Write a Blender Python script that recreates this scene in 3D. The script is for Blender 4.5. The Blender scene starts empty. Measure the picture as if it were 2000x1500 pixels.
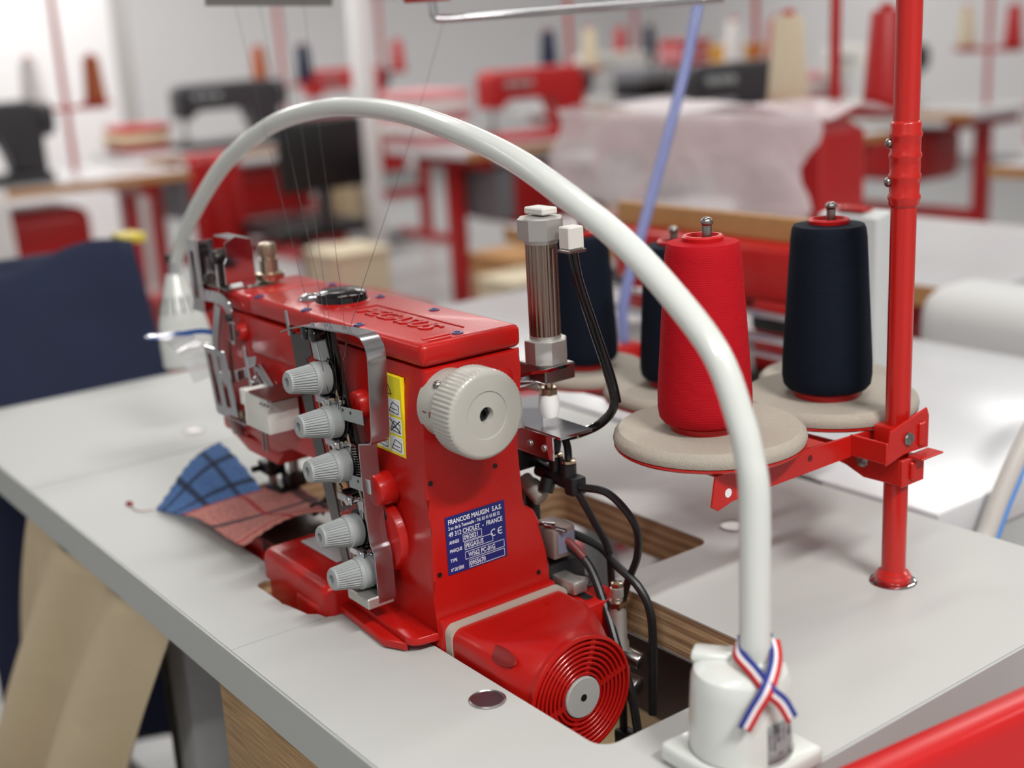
import bpy, bmesh, math, random
from mathutils import Vector, Matrix
R = math.radians
random.seed(7)
SC = bpy.context.scene
COL = SC.collection

# ------------------------------------------------------------------ camera
cam_data = bpy.data.cameras.new('camera')
cam = bpy.data.objects.new('camera', cam_data)
COL.objects.link(cam)
F_PX, PITCH, ROLL, YAW = 2470.55, 0.268814, 0.055547, 2.508179
cam_data.sensor_width = 36.0
cam_data.lens = F_PX / 2000 * 36.0
cam_data.clip_start = 0.02
cam_data.clip_end = 60
_f = Vector((math.cos(YAW) * math.cos(PITCH), math.sin(YAW) * math.cos(PITCH), -math.sin(PITCH)))
_r = Vector((math.sin(YAW), -math.cos(YAW), 0))
_d = _f.cross(_r)
_r2 = math.cos(ROLL) * _r + math.sin(ROLL) * _d
_d2 = -math.sin(ROLL) * _r + math.cos(ROLL) * _d
cam.matrix_world = Matrix(((_r2.x, -_d2.x, -_f.x, 0.70), (_r2.y, -_d2.y, -_f.y, -0.55),
                           (_r2.z, -_d2.z, -_f.z, 0.42), (0, 0, 0, 1)))
cam_data.dof.use_dof = True
cam_data.dof.focus_distance = 0.88
cam_data.dof.aperture_fstop = (cam_data.lens / 1000) / 0.0132
SC.camera = cam

# ------------------------------------------------------------------ world, exposure
W = bpy.data.worlds.new('world')
SC.world = W
W.use_nodes = True
W.node_tree.nodes['Background'].inputs[0].default_value = (0.95, 0.97, 1.0, 1)
W.node_tree.nodes['Background'].inputs[1].default_value = 0.35
SC.view_settings.view_transform = 'Standard'
SC.view_settings.look = 'None'
SC.view_settings.gamma = 1
SC.view_settings.use_curve_mapping = False
SC.view_settings.exposure = 0.2

# ceiling luminaires, one of them an added front fill: (x, y, length along x, length along y, watts); housings are built with the room
LUMINAIRES = [(-0.35, 0.55, 0.16, 1.5, 9), (1.75, -0.15, 0.14, 0.7, 58), (1.25, -1.75, 0.16, 1.5, 30), (-2.6, 0.6, 0.16, 1.5, 14),  # the one furthest behind the camera is added to brighten camera-facing sides
              (-0.9, 2.6, 0.16, 1.5, 18), (-3.2, 3.0, 0.16, 1.5, 22), (-5.0, 1.2, 0.16, 1.5, 48),
              (-5.6, 4.2, 0.16, 1.5, 27), (-2.2, 5.6, 0.16, 1.5, 20), (-2.6, -1.8, 0.16, 1.5, 10),
              (0.9, 3.4, 0.16, 1.5, 14), (-7.6, -1.6, 0.16, 1.5, 38), (-7.6, 2.6, 0.16, 1.5, 34),
              (-6.2, 6.8, 0.16, 1.5, 30), (0.6, 6.4, 0.16, 1.5, 18)]
LAMP_Z = 1.95

# ------------------------------------------------------------------ helpers
def lin(c):
    return tuple((v / 12.92 if v <= 0.04045 else ((v + 0.055) / 1.055) ** 2.4) for v in (x / 255 for x in c))

class N:
    """small node helper"""
    def __init__(s, m):
        s.t = m.node_tree; s.n = s.t.nodes; s.l = s.t.links
    def add(s, kind, **kw):
        n = s.n.new(kind)
        for k, v in kw.items():
            if k.startswith('i_'):
                n.inputs[k[2:].replace('_', ' ')].default_value = v
            else:
                setattr(n, k, v)
        return n
    def link(s, a, b): s.l.new(a, b)

MATS = {}
def mat(name, c, rough=0.5, metal=0.0, bump=None, vary=0.0, vscale=8.0, coat=0.0, trans=0.0, spec=None, alpha=1.0, sss=0.0):
    """principled material: colour in sRGB 0-255; bump=(noise scale, strength, distance); vary = colour variation"""
    if name in MATS: return MATS[name]
    m = bpy.data.materials.new(name); m.use_nodes = True
    g = N(m); p = g.n['Principled BSDF']
    col = (*lin(c), 1)
    p.inputs['Base Color'].default_value = col
    p.inputs['Roughness'].default_value = rough
    p.inputs['Metallic'].default_value = metal
    p.inputs['Coat Weight'].default_value = coat
    p.inputs['Coat Roughness'].default_value = 0.08
    p.inputs['Transmission Weight'].default_value = trans
    p.inputs['Alpha'].default_value = alpha
    if spec is not None: p.inputs['Specular IOR Level'].default_value = spec
    tc = g.add('ShaderNodeTexCoord')
    if vary:
        nz = g.add('ShaderNodeTexNoise'); nz.inputs['Scale'].default_value = vscale; nz.inputs['Detail'].default_value = 4
        g.link(tc.outputs['Object'], nz.inputs['Vector'])
        mx = g.add('ShaderNodeMix', data_type='RGBA')
        mx.inputs['A'].default_value = tuple(max(0, v * (1 - vary)) for v in col[:3]) + (1,)
        mx.inputs['B'].default_value = tuple(min(1, v * (1 + vary)) for v in col[:3]) + (1,)
        g.link(nz.outputs['Fac'], mx.inputs['Factor']); g.link(mx.outputs['Result'], p.inputs['Base Color'])
    if bump:
        nb = g.add('ShaderNodeTexNoise'); nb.inputs['Scale'].default_value = bump[0]; nb.inputs['Detail'].default_value = 2
        g.link(tc.outputs['Object'], nb.inputs['Vector'])
        bp = g.add('ShaderNodeBump'); bp.inputs['Strength'].default_value = bump[1]; bp.inputs['Distance'].default_value = bump[2]
        g.link(nb.outputs['Fac'], bp.inputs['Height']); g.link(bp.outputs['Normal'], p.inputs['Normal'])
    MATS[name] = m
    return m

class MB:
    """collects shapes; build() links them as ONE mesh object"""
    def __init__(s): s.bm = bmesh.new()
    def _bevel(s, faces, w, seg=2):
        es = {e for f in faces for e in f.edges}
        bmesh.ops.bevel(s.bm, geom=list(es), offset=w, segments=seg, profile=0.5, affect='EDGES', clamp_overlap=True)
    def box(s, x0, x1, y0, y1, z0, z1, bev=0, seg=2, rot=None):
        vs = [s.bm.verts.new((x, y, z)) for x in (x0, x1) for y in (y0, y1) for z in (z0, z1)]
        if rot:
            c = Vector(((x0 + x1) / 2, (y0 + y1) / 2, (z0 + z1) / 2))
            for v in vs: v.co = c + rot @ (v.co - c)
        idx = [(0, 1, 3, 2), (4, 6, 7, 5), (0, 4, 5, 1), (2, 3, 7, 6), (0, 2, 6, 4), (1, 5, 7, 3)]
        fs = [s.bm.faces.new([vs[i] for i in f]) for f in idx]
        if bev: s._bevel(fs, bev, seg)
        return s
    def frame(s, d):
        d = Vector(d).normalized()
        a = Vector((0, 0, 1)) if abs(d.z) < 0.9 else Vector((1, 0, 0))
        u = a.cross(d).normalized()
        return u, d.cross(u)
    def ring(s, c, u, v, r, n, ph=0.0):
        return [s.bm.verts.new(Vector(c) + r * (math.cos(ph + 2 * math.pi * i / n) * u + math.sin(ph + 2 * math.pi * i / n) * v)) for i in range(n)]
    def skin(s, rings, cap=True, closed=True):
        for a, b in zip(rings, rings[1:]):
            n = len(a)
            for i in range(n if closed else n - 1):
                s.bm.faces.new((a[i], a[(i + 1) % n], b[(i + 1) % n], b[i]))
        if cap:
            s.bm.faces.new(list(reversed(rings[0]))); s.bm.faces.new(rings[-1])
        return s
    def lathe(s, prof, o=(0, 0, 0), d=(0, 0, 1), n=32, cap=True, ph=0.0):
        """prof: list of (radius, distance along d)"""
        u, v = s.frame(d); d = Vector(d).normalized(); o = Vector(o)
        s.skin([s.ring(o + d * t, u, v, max(r, 1e-5), n, ph) for r, t in prof], cap)
        return s
    def cyl(s, p0, p1, r0, r1=None, n=24, bev=0):
        p0 = Vector(p0); p1 = Vector(p1); L = (p1 - p0).length; r1 = r0 if r1 is None else r1
        if bev: prof = [(r0 - bev, 0), (r0 - bev * .3, bev * .3), (r0, bev), (r1, L - bev), (r1 - bev * .3, L - bev * .3), (r1 - bev, L)]
        else: prof = [(r0, 0), (r1, L)]
        return s.lathe(prof, p0, p1 - p0, n)
    def tube(s, pts, r, n=10, sub=6, cap=True):
        """smooth tube through points; r number or list per point"""
        P = [Vector(p) for p in pts]; rr = r if isinstance(r, (list, tuple)) else [r] * len(P)
        Q = []; q_r = []
        if sub > 1 and len(P) > 2:
            for i in range(len(P) - 1):
                p0 = P[i - 1] if i else 2 * P[0] - P[1]; p1 = P[i]; p2 = P[i + 1]
                p3 = P[i + 2] if i + 2 < len(P) else 2 * P[-1] - P[-2]
                for k in range(sub):
                    t = k / sub
                    Q.append(0.5 * ((2 * p1) + (p2 - p0) * t + (2 * p0 - 5 * p1 + 4 * p2 - p3) * t * t + (3 * p1 - p0 - 3 * p2 + p3) * t ** 3))
                    q_r.append(rr[i] + (rr[i + 1] - rr[i]) * t)
            Q.append(P[-1]); q_r.append(rr[-1])
        else: Q, q_r = P, rr
        T = [(Q[min(i + 1, len(Q) - 1)] - Q[max(i - 1, 0)]).normalized() for i in range(len(Q))]
        u, v = s.frame(T[0]); rings = []
        for i, (q, t) in enumerate(zip(Q, T)):
            u = (u - t * u.dot(t)).normalized(); v = t.cross(u)
            rings.append(s.ring(q, u, v, q_r[i], n))
        return s.skin(rings, cap)
    def ribbon(s, pts, w, th, side, sub=5):
        """flat strip through points; width along 'side' vector(s), thickness th"""
        P = [Vector(p) for p in pts]; Q = []
        sd = [Vector(x) for x in side] if isinstance(side[0], (tuple, list, Vector)) else [Vector(side)] * len(P)
        S = []
        if sub > 1:
            for i in range(len(P) - 1):
                p0 = P[i - 1] if i else 2 * P[0] - P[1]; p1 = P[i]; p2 = P[i + 1]
                p3 = P[i + 2] if i + 2 < len(P) else 2 * P[-1] - P[-2]
                for k in range(sub):
                    t = k / sub
                    Q.append(0.5 * ((2 * p1) + (p2 - p0) * t + (2 * p0 - 5 * p1 + 4 * p2 - p3) * t * t + (3 * p1 - p0 - 3 * p2 + p3) * t ** 3))
                    S.append(sd[i].lerp(sd[i + 1], t))
            Q.append(P[-1]); S.append(sd[-1])
        else: Q, S = P, sd
        rings = []
        for i, q in enumerate(Q):
            t = (Q[min(i + 1, len(Q) - 1)] - Q[max(i - 1, 0)]).normalized()
            a = (S[i] - t * S[i].dot(t)).normalized(); b = t.cross(a)
            rings.append([s.bm.verts.new(q + a * (x * w / 2) + b * (y * th / 2)) for x, y in ((-1, -1), (1, -1), (1, 1), (-1, 1))])
        return s.skin(rings)
    def prism(s, poly, axis, a, b, bev=0, seg=2):
        """polygon (2d) extruded along axis from a to b; axis 'x': (y,z), 'y': (x,z), 'z': (x,y)"""
        def P(p, t):
            return {'x': (t, p[0], p[1]), 'y': (p[0], t, p[1]), 'z': (p[0], p[1], t)}[axis]
        A = [s.bm.verts.new(P(p, a)) for p in poly]; B = [s.bm.verts.new(P(p, b)) for p in poly]
        fs = [s.bm.faces.new(A), s.bm.faces.new(list(reversed(B)))]
        n = len(poly)
        for i in range(n): fs.append(s.bm.faces.new((A[i], B[i], B[(i + 1) % n], A[(i + 1) % n])))
        if bev:
            es = list(fs[0].edges) + list(fs[1].edges)
            bmesh.ops.bevel(s.bm, geom=es, offset=bev, segments=seg, profile=0.5, affect='EDGES', clamp_overlap=True)
        return s
    def sphere(s, c, r, sc=(1, 1, 1), n=16):
        m = Matrix.Translation(c) @ Matrix.Diagonal((*[r * k for k in sc], 1))
        bmesh.ops.create_uvsphere(s.bm, u_segments=n, v_segments=max(6, n // 2), radius=1, matrix=m)
        return s
    def grid(s, fn, nu, nv, uv=False):
        vs = [[s.bm.verts.new(fn(i / nu, j / nv)) for j in range(nv + 1)] for i in range(nu + 1)]
        lay = s.bm.loops.layers.uv.verify() if uv else None
        for i in range(nu):
            for j in range(nv):
                f = s.bm.faces.new((vs[i][j], vs[i + 1][j], vs[i + 1][j + 1], vs[i][j + 1]))
                if uv:
                    for l, (a, b) in zip(f.loops, ((i, j), (i + 1, j), (i + 1, j + 1), (i, j + 1))): l[lay].uv = (a / nu, b / nv)
        return s
    def mesh(s, mesh, M):
        t = bmesh.new(); t.from_mesh(mesh); t.transform(M)
        me = bpy.data.meshes.new('tmp'); t.to_mesh(me); t.free(); s.bm.from_mesh(me); bpy.data.meshes.remove(me)
        return s
    def build(s, name, m, parent=None, sharp=35, solid=0):
        base = Vector(parent.get('_base', (0, 0, 0))) if parent is not None else Vector((0, 0, 0))
        if parent is not None: s.bm.transform(Matrix.Translation(-base))
        bmesh.ops.recalc_face_normals(s.bm, faces=s.bm.faces[:])
        me = bpy.data.meshes.new(name); s.bm.to_mesh(me); s.bm.free()
        me.shade_smooth(); me.set_sharp_from_angle(angle=R(sharp))
        for x in (m if isinstance(m, (list, tuple)) else [m]): me.materials.append(x)
        o = bpy.data.objects.new(name, me); COL.objects.link(o)
        if parent is not None:
            o.parent = parent; o['_base'] = base[:]
        if solid:
            md = o.modifiers.new('thickness', 'SOLIDIFY'); md.thickness = solid; md.offset = 0
        return o

def tag(o, label, cat, group=None, kind=None):
    if label: o['label'] = label
    if cat: o['category'] = cat
    if group: o['group'] = group
    if kind: o['kind'] = kind
    return o
def thing(name, base, label, cat, group=None):
    o = bpy.data.objects.new(name, None); COL.objects.link(o)
    o.location = base; o['_base'] = tuple(base); o.empty_display_size = 0.02
    return tag(o, label, cat, group)
def struct(o):
    o['kind'] = 'structure'; return o
def copy_tree(o, parent=None):
    kids = list(o.children)
    c = o.copy(); COL.objects.link(c); c.parent = parent
    for k in kids: copy_tree(k, c)
    return c
_TXT = {}
def text_mesh(body, size, depth=0.0002, italic=0.0, bold=0.0, sx=1.0):
    key = (body, size, depth, italic, bold, sx)
    if key in _TXT: return _TXT[key]
    cu = bpy.data.curves.new('lettering', 'FONT'); cu.body = body; cu.size = size; cu.extrude = depth; cu.shear = italic
    cu.offset = bold; cu.resolution_u = 3
    o = bpy.data.objects.new('lettering', cu); COL.objects.link(o)
    dg = bpy.context.evaluated_depsgraph_get()
    me = bpy.data.meshes.new_from_object(o.evaluated_get(dg))
    bpy.data.objects.remove(o); bpy.data.curves.remove(cu)
    me.transform(Matrix.Diagonal((sx, 1, 1, 1)))
    _TXT[key] = me
    return me
def axes(x, y, z, o):
    return Matrix(((x[0], y[0], z[0], o[0]), (x[1], y[1], z[1], o[1]), (x[2], y[2], z[2], o[2]), (0, 0, 0, 1)))
FACE_X = lambda o: axes((0, 1, 0), (0, 0, 1), (1, 0, 0), o)      # reads from +X
FACE_NY = lambda o: axes((1, 0, 0), (0, 0, 1), (0, -1, 0), o)    # reads from -Y
FACE_UP = lambda o: axes((1, 0, 0), (0, 1, 0), (0, 0, 1), o)

def arc(cx, cy, r, a0, a1, n=6):
    return [(cx + r * math.cos(R(a0 + (a1 - a0) * i / n)), cy + r * math.sin(R(a0 + (a1 - a0) * i / n))) for i in range(n + 1)]

# ------------------------------------------------------------------ materials
RED = mat('red_enamel', (174, 20, 15), 0.3, bump=(420, 0.25, 0.0006), coat=0.08, spec=.35)
RED_STAND = mat('red_powder_coat', (182, 24, 17), 0.3, bump=(700, 0.12, 0.0004), coat=0.2)
RED_PLASTIC = mat('red_plastic', (186, 22, 24), 0.35)
CHROME = mat('chrome', (205, 205, 208), 0.09, 1.0, bump=(90, 0.06, 0.0006))
STEEL = mat('brushed_steel', (150, 146, 142), 0.3, 1.0, bump=(300, 0.1, 0.0004))
DARK_STEEL = mat('dark_steel', (62, 58, 56), 0.35, 0.9)
BRONZE = mat('anodised_barrel', (150, 132, 120), 0.24, 1.0)
ALU = mat('satin_aluminium', (190, 188, 184), 0.42, 0.85, bump=(500, 0.1, 0.0003))
BRASS = mat('nickel_brass', (190, 174, 152), 0.25, 1.0)
WHITE_LAMP = mat('white_lamp_plastic', (206, 210, 205), 0.22, coat=0.2)
WHITE_PL = mat('white_plastic', (214, 212, 206), 0.4)
WHEEL = mat('cream_grey_plastic', (172, 170, 162), 0.24, bump=(200, 0.06, 0.0005))
GASKET = mat('beige_gasket', (172, 164, 152), 0.6)
KNOB = mat('grey_knob_plastic', (156, 160, 160), 0.4)
GUARD_STEEL = mat('satin_guard_steel', (186, 186, 190), 0.2, 1.0)
BLACK = mat('black_rubber', (18, 18, 20), 0.4)
BLACK_GLOSS = mat('black_gloss', (14, 14, 16), 0.12)
BLUE_SCREW = mat('violet_screw', (84, 80, 120), 0.35, 0.6)
NAVY_PLATE = mat('navy_plate', (16, 30, 104), 0.45)
WHITE_INK = mat('white_ink', (226, 228, 232), 0.6)
BLACK_INK = mat('black_ink', (20, 20, 22), 0.6)
YELLOW = mat('yellow_sticker', (232, 214, 22), 0.45)
FOAM = mat('grey_foam', (166, 158, 146), 0.95, bump=(900, 0.5, 0.001), vary=0.08, vscale=300)
LAMINATE = mat('white_laminate', (184, 185, 182), 0.5, spec=.3, vary=0.012, vscale=6, bump=(1500, 0.08, 0.0002))
BAND = mat('grey_edge_band', (172, 175, 173), 0.4)
def plywood(name, c, seed):
    if name in MATS: return MATS[name]
    m = bpy.data.materials.new(name); m.use_nodes = True; g = N(m); p = g.n['Principled BSDF']
    tc = g.add('ShaderNodeTexCoord'); mp = g.add('ShaderNodeMapping')
    mp.inputs['Scale'].default_value = (9, 9, 420); mp.inputs['Location'].default_value = (seed * 3.1, seed * 1.7, 0)
    nz = g.add('ShaderNodeTexNoise'); nz.inputs['Scale'].default_value = 2.2; nz.inputs['Detail'].default_value = 6
    rp = g.add('ShaderNodeValToRGB')
    rp.color_ramp.elements[0].position = 0.3; rp.color_ramp.elements[0].color = (*lin(tuple(v * 0.66 for v in c)), 1)
    rp.color_ramp.elements[1].position = 0.72; rp.color_ramp.elements[1].color = (*lin(tuple(min(255, v * 1.12) for v in c)), 1)
    g.link(tc.outputs['Object'], mp.inputs['Vector']); g.link(mp.outputs['Vector'], nz.inputs['Vector'])
    g.link(nz.outputs['Fac'], rp.inputs['Fac']); g.link(rp.outputs['Color'], p.inputs['Base Color'])
    p.inputs['Roughness'].default_value = 0.75
    MATS[name] = m; return m
PLY = [plywood('pale_ply', (206, 172, 132), 0), plywood('brown_ply', (176, 140, 104), 1)]

def yarn(name, c):
    m = bpy.data.materials.new(name); m.use_nodes = True; g = N(m); p = g.n['Principled BSDF']
    p.inputs['Base Color'].default_value = (*lin(c), 1); p.inputs['Roughness'].default_value = 0.75; p.inputs['Specular IOR Level'].default_value = 0.12
    tc = g.add('ShaderNodeTexCoord'); mp = g.add('ShaderNodeMapping'); mp.inputs['Rotation'].default_value = (R(9), R(5), 0)
    wv = g.add('ShaderNodeTexWave', bands_direction='Z'); wv.inputs['Scale'].default_value = 260; wv.inputs['Distortion'].default_value = 5.0
    wv.inputs['Detail'].default_value = 3; wv.inputs['Detail Scale'].default_value = 0.6
    nz = g.add('ShaderNodeTexNoise'); nz.inputs['Scale'].default_value = 60
    ad = g.add('ShaderNodeMath', operation='ADD'); bp = g.add('ShaderNodeBump')
    bp.inputs['Strength'].default_value = 0.35; bp.inputs['Distance'].default_value = 0.0004
    g.link(tc.outputs['Object'], mp.inputs['Vector']); g.link(mp.outputs['Vector'], wv.inputs['Vector']); g.link(tc.outputs['Object'], nz.inputs['Vector'])
    g.link(wv.outputs['Fac'], ad.inputs[0]); g.link(nz.outputs['Fac'], ad.inputs[1]); g.link(ad.outputs[0], bp.inputs['Height'])
    g.link(bp.outputs['Normal'], p.inputs['Normal'])
    MATS[name] = m; return m
NAVY_YARN = yarn('navy_yarn', (15, 22, 35)); RED_YARN = yarn('red_yarn', (172, 16, 28))

def plaid(name, base, stripes, rough=0.9):
    """woven check: stripes = (axis 0/1, centre, half width, colour) in cloth coordinates"""
    m = bpy.data.materials.new(name); m.use_nodes = True; g = N(m); p = g.n['Principled BSDF']; p.inputs['Roughness'].default_value = rough
    tc = g.add('ShaderNodeTexCoord'); sp = g.add('ShaderNodeSeparateXYZ'); g.link(tc.outputs['UV'], sp.inputs[0])
    nz = g.add('ShaderNodeTexNoise'); nz.inputs['Scale'].default_value = 26; nz.inputs['Detail'].default_value = 3; g.link(tc.outputs['UV'], nz.inputs['Vector'])
    cur = g.add('ShaderNodeMix', data_type='RGBA')
    cur.inputs['A'].default_value = (*lin(tuple(v * 0.66 for v in base)), 1); cur.inputs['B'].default_value = (*lin(tuple(min(255, v * 1.28) for v in base)), 1)
    g.link(nz.outputs['Fac'], cur.inputs['Factor'])
    for ax, c, hw, colr in stripes:
        cmp = g.add('ShaderNodeMath', operation='COMPARE'); cmp.inputs[1].default_value = c; cmp.inputs[2].default_value = hw
        g.link(sp.outputs[ax], cmp.inputs[0])
        ml = g.add('ShaderNodeMath', operation='MULTIPLY'); ml.inputs[1].default_value = 0.85; g.link(cmp.outputs[0], ml.inputs[0])
        mx = g.add('ShaderNodeMix', data_type='RGBA'); mx.inputs['B'].default_value = (*lin(colr), 1)
        g.link(cur.outputs['Result'], mx.inputs['A']); g.link(ml.outputs[0], mx.inputs['Factor']); cur = mx
    g.link(cur.outputs['Result'], p.inputs['Base Color'])
    w = g.add('ShaderNodeTexNoise'); w.inputs['Scale'].default_value = 180; g.link(tc.outputs['UV'], w.inputs['Vector'])
    bp = g.add('ShaderNodeBump'); bp.inputs['Strength'].default_value = 0.5; bp.inputs['Distance'].default_value = 0.001
    g.link(w.outputs['Fac'], bp.inputs['Height']); g.link(bp.outputs['Normal'], p.inputs['Normal'])
    MATS[name] = m; return m

# ------------------------------------------------------------------ room
FLOOR_Z = -0.80
CEIL_Z = 2.10
FLOORM = mat('pale_floor', (168, 168, 168), 0.35, vary=0.04, vscale=1.5)
WALLM = mat('white_wall', (222, 221, 222), 0.8, vary=0.02, vscale=0.7)
CEILM = mat('white_ceiling', (215, 215, 212), 0.9)
X0, X1, Y0, Y1 = -9.2, 4.0, -4.2, 8.6
struct(MB().box(X0, X1, Y0, Y1, FLOOR_Z - 0.1, FLOOR_Z).build('floor', FLOORM))
struct(MB().box(X0, X1, Y0, Y1, CEIL_Z, CEIL_Z + 0.1).build('ceiling', CEILM))
struct(MB().box(X0 - 0.1, X0, Y0, Y1, FLOOR_Z, CEIL_Z).build('wall_left', WALLM))
struct(MB().box(X0, X1, Y1, Y1 + 0.1, FLOOR_Z, CEIL_Z).build('wall_back', WALLM))
struct(MB().box(X1, X1 + 0.1, Y0, Y1, FLOOR_Z, CEIL_Z).build('wall_right', WALLM))
struct(MB().box(X0, X1, Y0 - 0.1, Y0, FLOOR_Z, CEIL_Z).build('wall_front', WALLM))
SKIRT = mat('grey_skirting', (150, 150, 150), 0.6)
struct(MB().box(X0, X0 + 0.02, Y0, Y1, FLOOR_Z, FLOOR_Z + 0.1).build('baseboard_left', SKIRT))
struct(MB().box(X0 + 0.02, X1, Y1 - 0.02, Y1, FLOOR_Z, FLOOR_Z + 0.1).build('baseboard_back', SKIRT))

HOUSING = mat('luminaire_housing', (225, 225, 225), 0.5)
for i, (x, y, lx, ly, w) in enumerate(LUMINAIRES):
    t = thing('ceiling_luminaire', (x, y, LAMP_Z), 'unseen long white ceiling luminaire shining down on the workshop', 'light', 'ceiling luminaires')
    MB().box(x - lx / 2 - .02, x + lx / 2 + .02, y - ly / 2 - .02, y + ly / 2 + .02, LAMP_Z + .012, LAMP_Z + .06, .005).build('housing', HOUSING, t)
    for k in (-.5, .5): MB().cyl((x, y + k * ly * .7, LAMP_Z + .06), (x, y + k * ly * .7, CEIL_Z), .006, n=8).build('hanger', STEEL, t)
    ld = bpy.data.lights.new('tube_light', 'AREA'); ld.shape = 'RECTANGLE'; ld.size = lx; ld.size_y = ly; ld.energy = w
    ld.color = (1.0, 0.985, 0.96)
    lo = bpy.data.objects.new('tube_light', ld); COL.objects.link(lo); lo.parent = t

# ------------------------------------------------------------------ sewing table
TT = thing('sewing_table', (0.05, 0.05, FLOOR_Z), 'white laminate sewing table with cut-out around the red machine', 'table')
XL, XR, YF, YB, TH = -0.925, 0.271, -0.2266, 0.335, 0.036
main = [(-.103, YF), (XR, YF), (XR, YB), (-.581, YB), (-.581, .12), (-.205, .12)]
main += arc(-.193, .152, .012, 180, 90) + arc(-.015, .152, .012, 90, 0) + [(-.003, .051)]
main += [(.177, .051)] + arc(.164, -.100, .013, 0, -90) + [(-.103, -.113)]
insert = [(-.580, YF), (-.1038, YF), (-.1038, -.148), (-.1125, -.150), (-.118, -.156)] + arc(-.15, -.150, .012, -60, -110, 3) + arc(-.19, -.152, .010, -110, -260, 4)
insert += [(-.200, -.134), (-.300, -.134), (-.300, -.128), (-.42, -.128), (-.42, .05), (-.2055, .05), (-.2055, .1195), (-.580, .1195)]
left = [(XL, YF), (-.5818, YF), (-.5818, YB), (XL, YB)]
for nm, poly in (('main_panel', main), ('insert_panel', insert), ('end_panel', left)):
    top = MB().prism(poly, 'z', -.0012, 0).build(nm, LAMINATE, TT)
    nl = 7 if nm != 'end_panel' else 3
    lt = (TH - .0024) / nl
    for k in range(nl):
        MB().prism(poly, 'z', -.0012 - lt * (k + 1), -.0012 - lt * k).build('plywood_layer', PLY[(k + 1) % 2], top)
    MB().prism(poly, 'z', -TH, -TH + .0012).build('backing_sheet', GASKET, top)
for nm, a in (('edge_band', (XL - .002, XR + .002, YF - .002, YF)), ('edge_band', (XR, XR + .002, YF, YB)), ('edge_band', (XL - .002, XL, YF, YB)), ('edge_band', (XL - .002, XR + .002, YB, YB + .002))):
    MB().box(*a, -TH, -.0004, .0004, 1).build(nm, BAND, TT)
LEGM = mat('grey_leg_paint', (150, 152, 152), 0.45)
for lx in (-.47, .20):
    u = MB(); u.box(lx - .02, lx + .02, -.15, .28, -TH - .04, -TH - .0005, .004); u.build('leg_rail', LEGM, TT)
    for ly in (-.12, .25):
        MB().box(lx - .025, lx + .025, ly - .02, ly + .02, FLOOR_Z + .04, -TH - .04, .004).build('leg', LEGM, TT)
    MB().box(lx - .03, lx + .03, -.22, .36, FLOOR_Z, FLOOR_Z + .04, .006).build('foot', LEGM, TT)
MB().box(-.515, -.4955, -.1405, -.10, -.62, -TH - .04, .002).build('cable_duct', BLACK, TT)
MB().box(-.50, .18, .24, .26, -.55, -.50, .004).build('cross_beam', LEGM, TT)
WOOD = plywood('drawer_wood', (176, 142, 100), 3)
dr = MB(); dr.box(-.165, .12, -.215, -.203, -.135, -.040, .002); dr.box(-.165, -.153, -.203, -.165, -.135, -.040); dr.box(.108, .12, -.203, -.165, -.135, -.040); dr.box(-.153, .108, -.203, -.165, -.135, -.127)
dr.build('drawer', WOOD, TT)
tray = MB().box(-.30, .235, -.155, .20, -.155, -.149).build('oil_tray', mat('brown_hardboard', (70, 52, 42), 0.75, vary=.15, vscale=30), TT)
MB().box(-.09, .235, -.150, .105, -.1488, -.1465).build('beige_pad', mat('beige_board', (170, 148, 112), 0.8, vary=.1, vscale=40), TT)
# screw discs let into the top
for (x, y, r) in ((.0815, -.1301, .0125), (-.0137, .203, .0125), (-.645, -.02, .0125)):
    d = MB(); d.lathe([(r, -.001), (r, .0006), (r * .9, .0012), (r * .86, .0006), (r * .2, .0006)], (x, y, 0), n=36)
    d.build('cover_disc', STEEL, TT)

# ------------------------------------------------------------------ the red coverstitch machine
SM = thing('coverstitch_machine', (-.06, -.07, 0.0), 'red industrial coverstitch sewing machine set into the white table', 'sewing machine')
col_prof = [(-.109, .2055), (-.1115, .185), (-.1135, .15), (-.1150, .113), (-.1110, .103), (-.1120, .086), (-.1155, .052), (-.1120, .040), (-.1120, -.05),
            (-.009, -.05), (-.0095, .036), (-.0165, .046), (-.0165, .070), (-.0215, .081), (-.0290, .0868), (-.0350, .0895), (-.0345, .135), (-.0305, .165), (-.0275, .19), (-.0265, .2055)]
b = MB(); b.prism(col_prof, 'x', -.115, 0, .003, 3)
COLUMN = b.build('column', RED, SM)
arm_prof = [(-.100, .2052), (-.318, .2052), (-.330, .198), (-.338, .170), (-.338, .116), (-.322, .100), (-.262, .088), (-.235, .088), (-.215, .104), (-.15, .106), (-.122, .100), (-.100, .085)]
b = MB(); b.prism(arm_prof, 'y', -.109, -.028, .004, 3)
ARM = b.build('arm', RED, SM)
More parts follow.
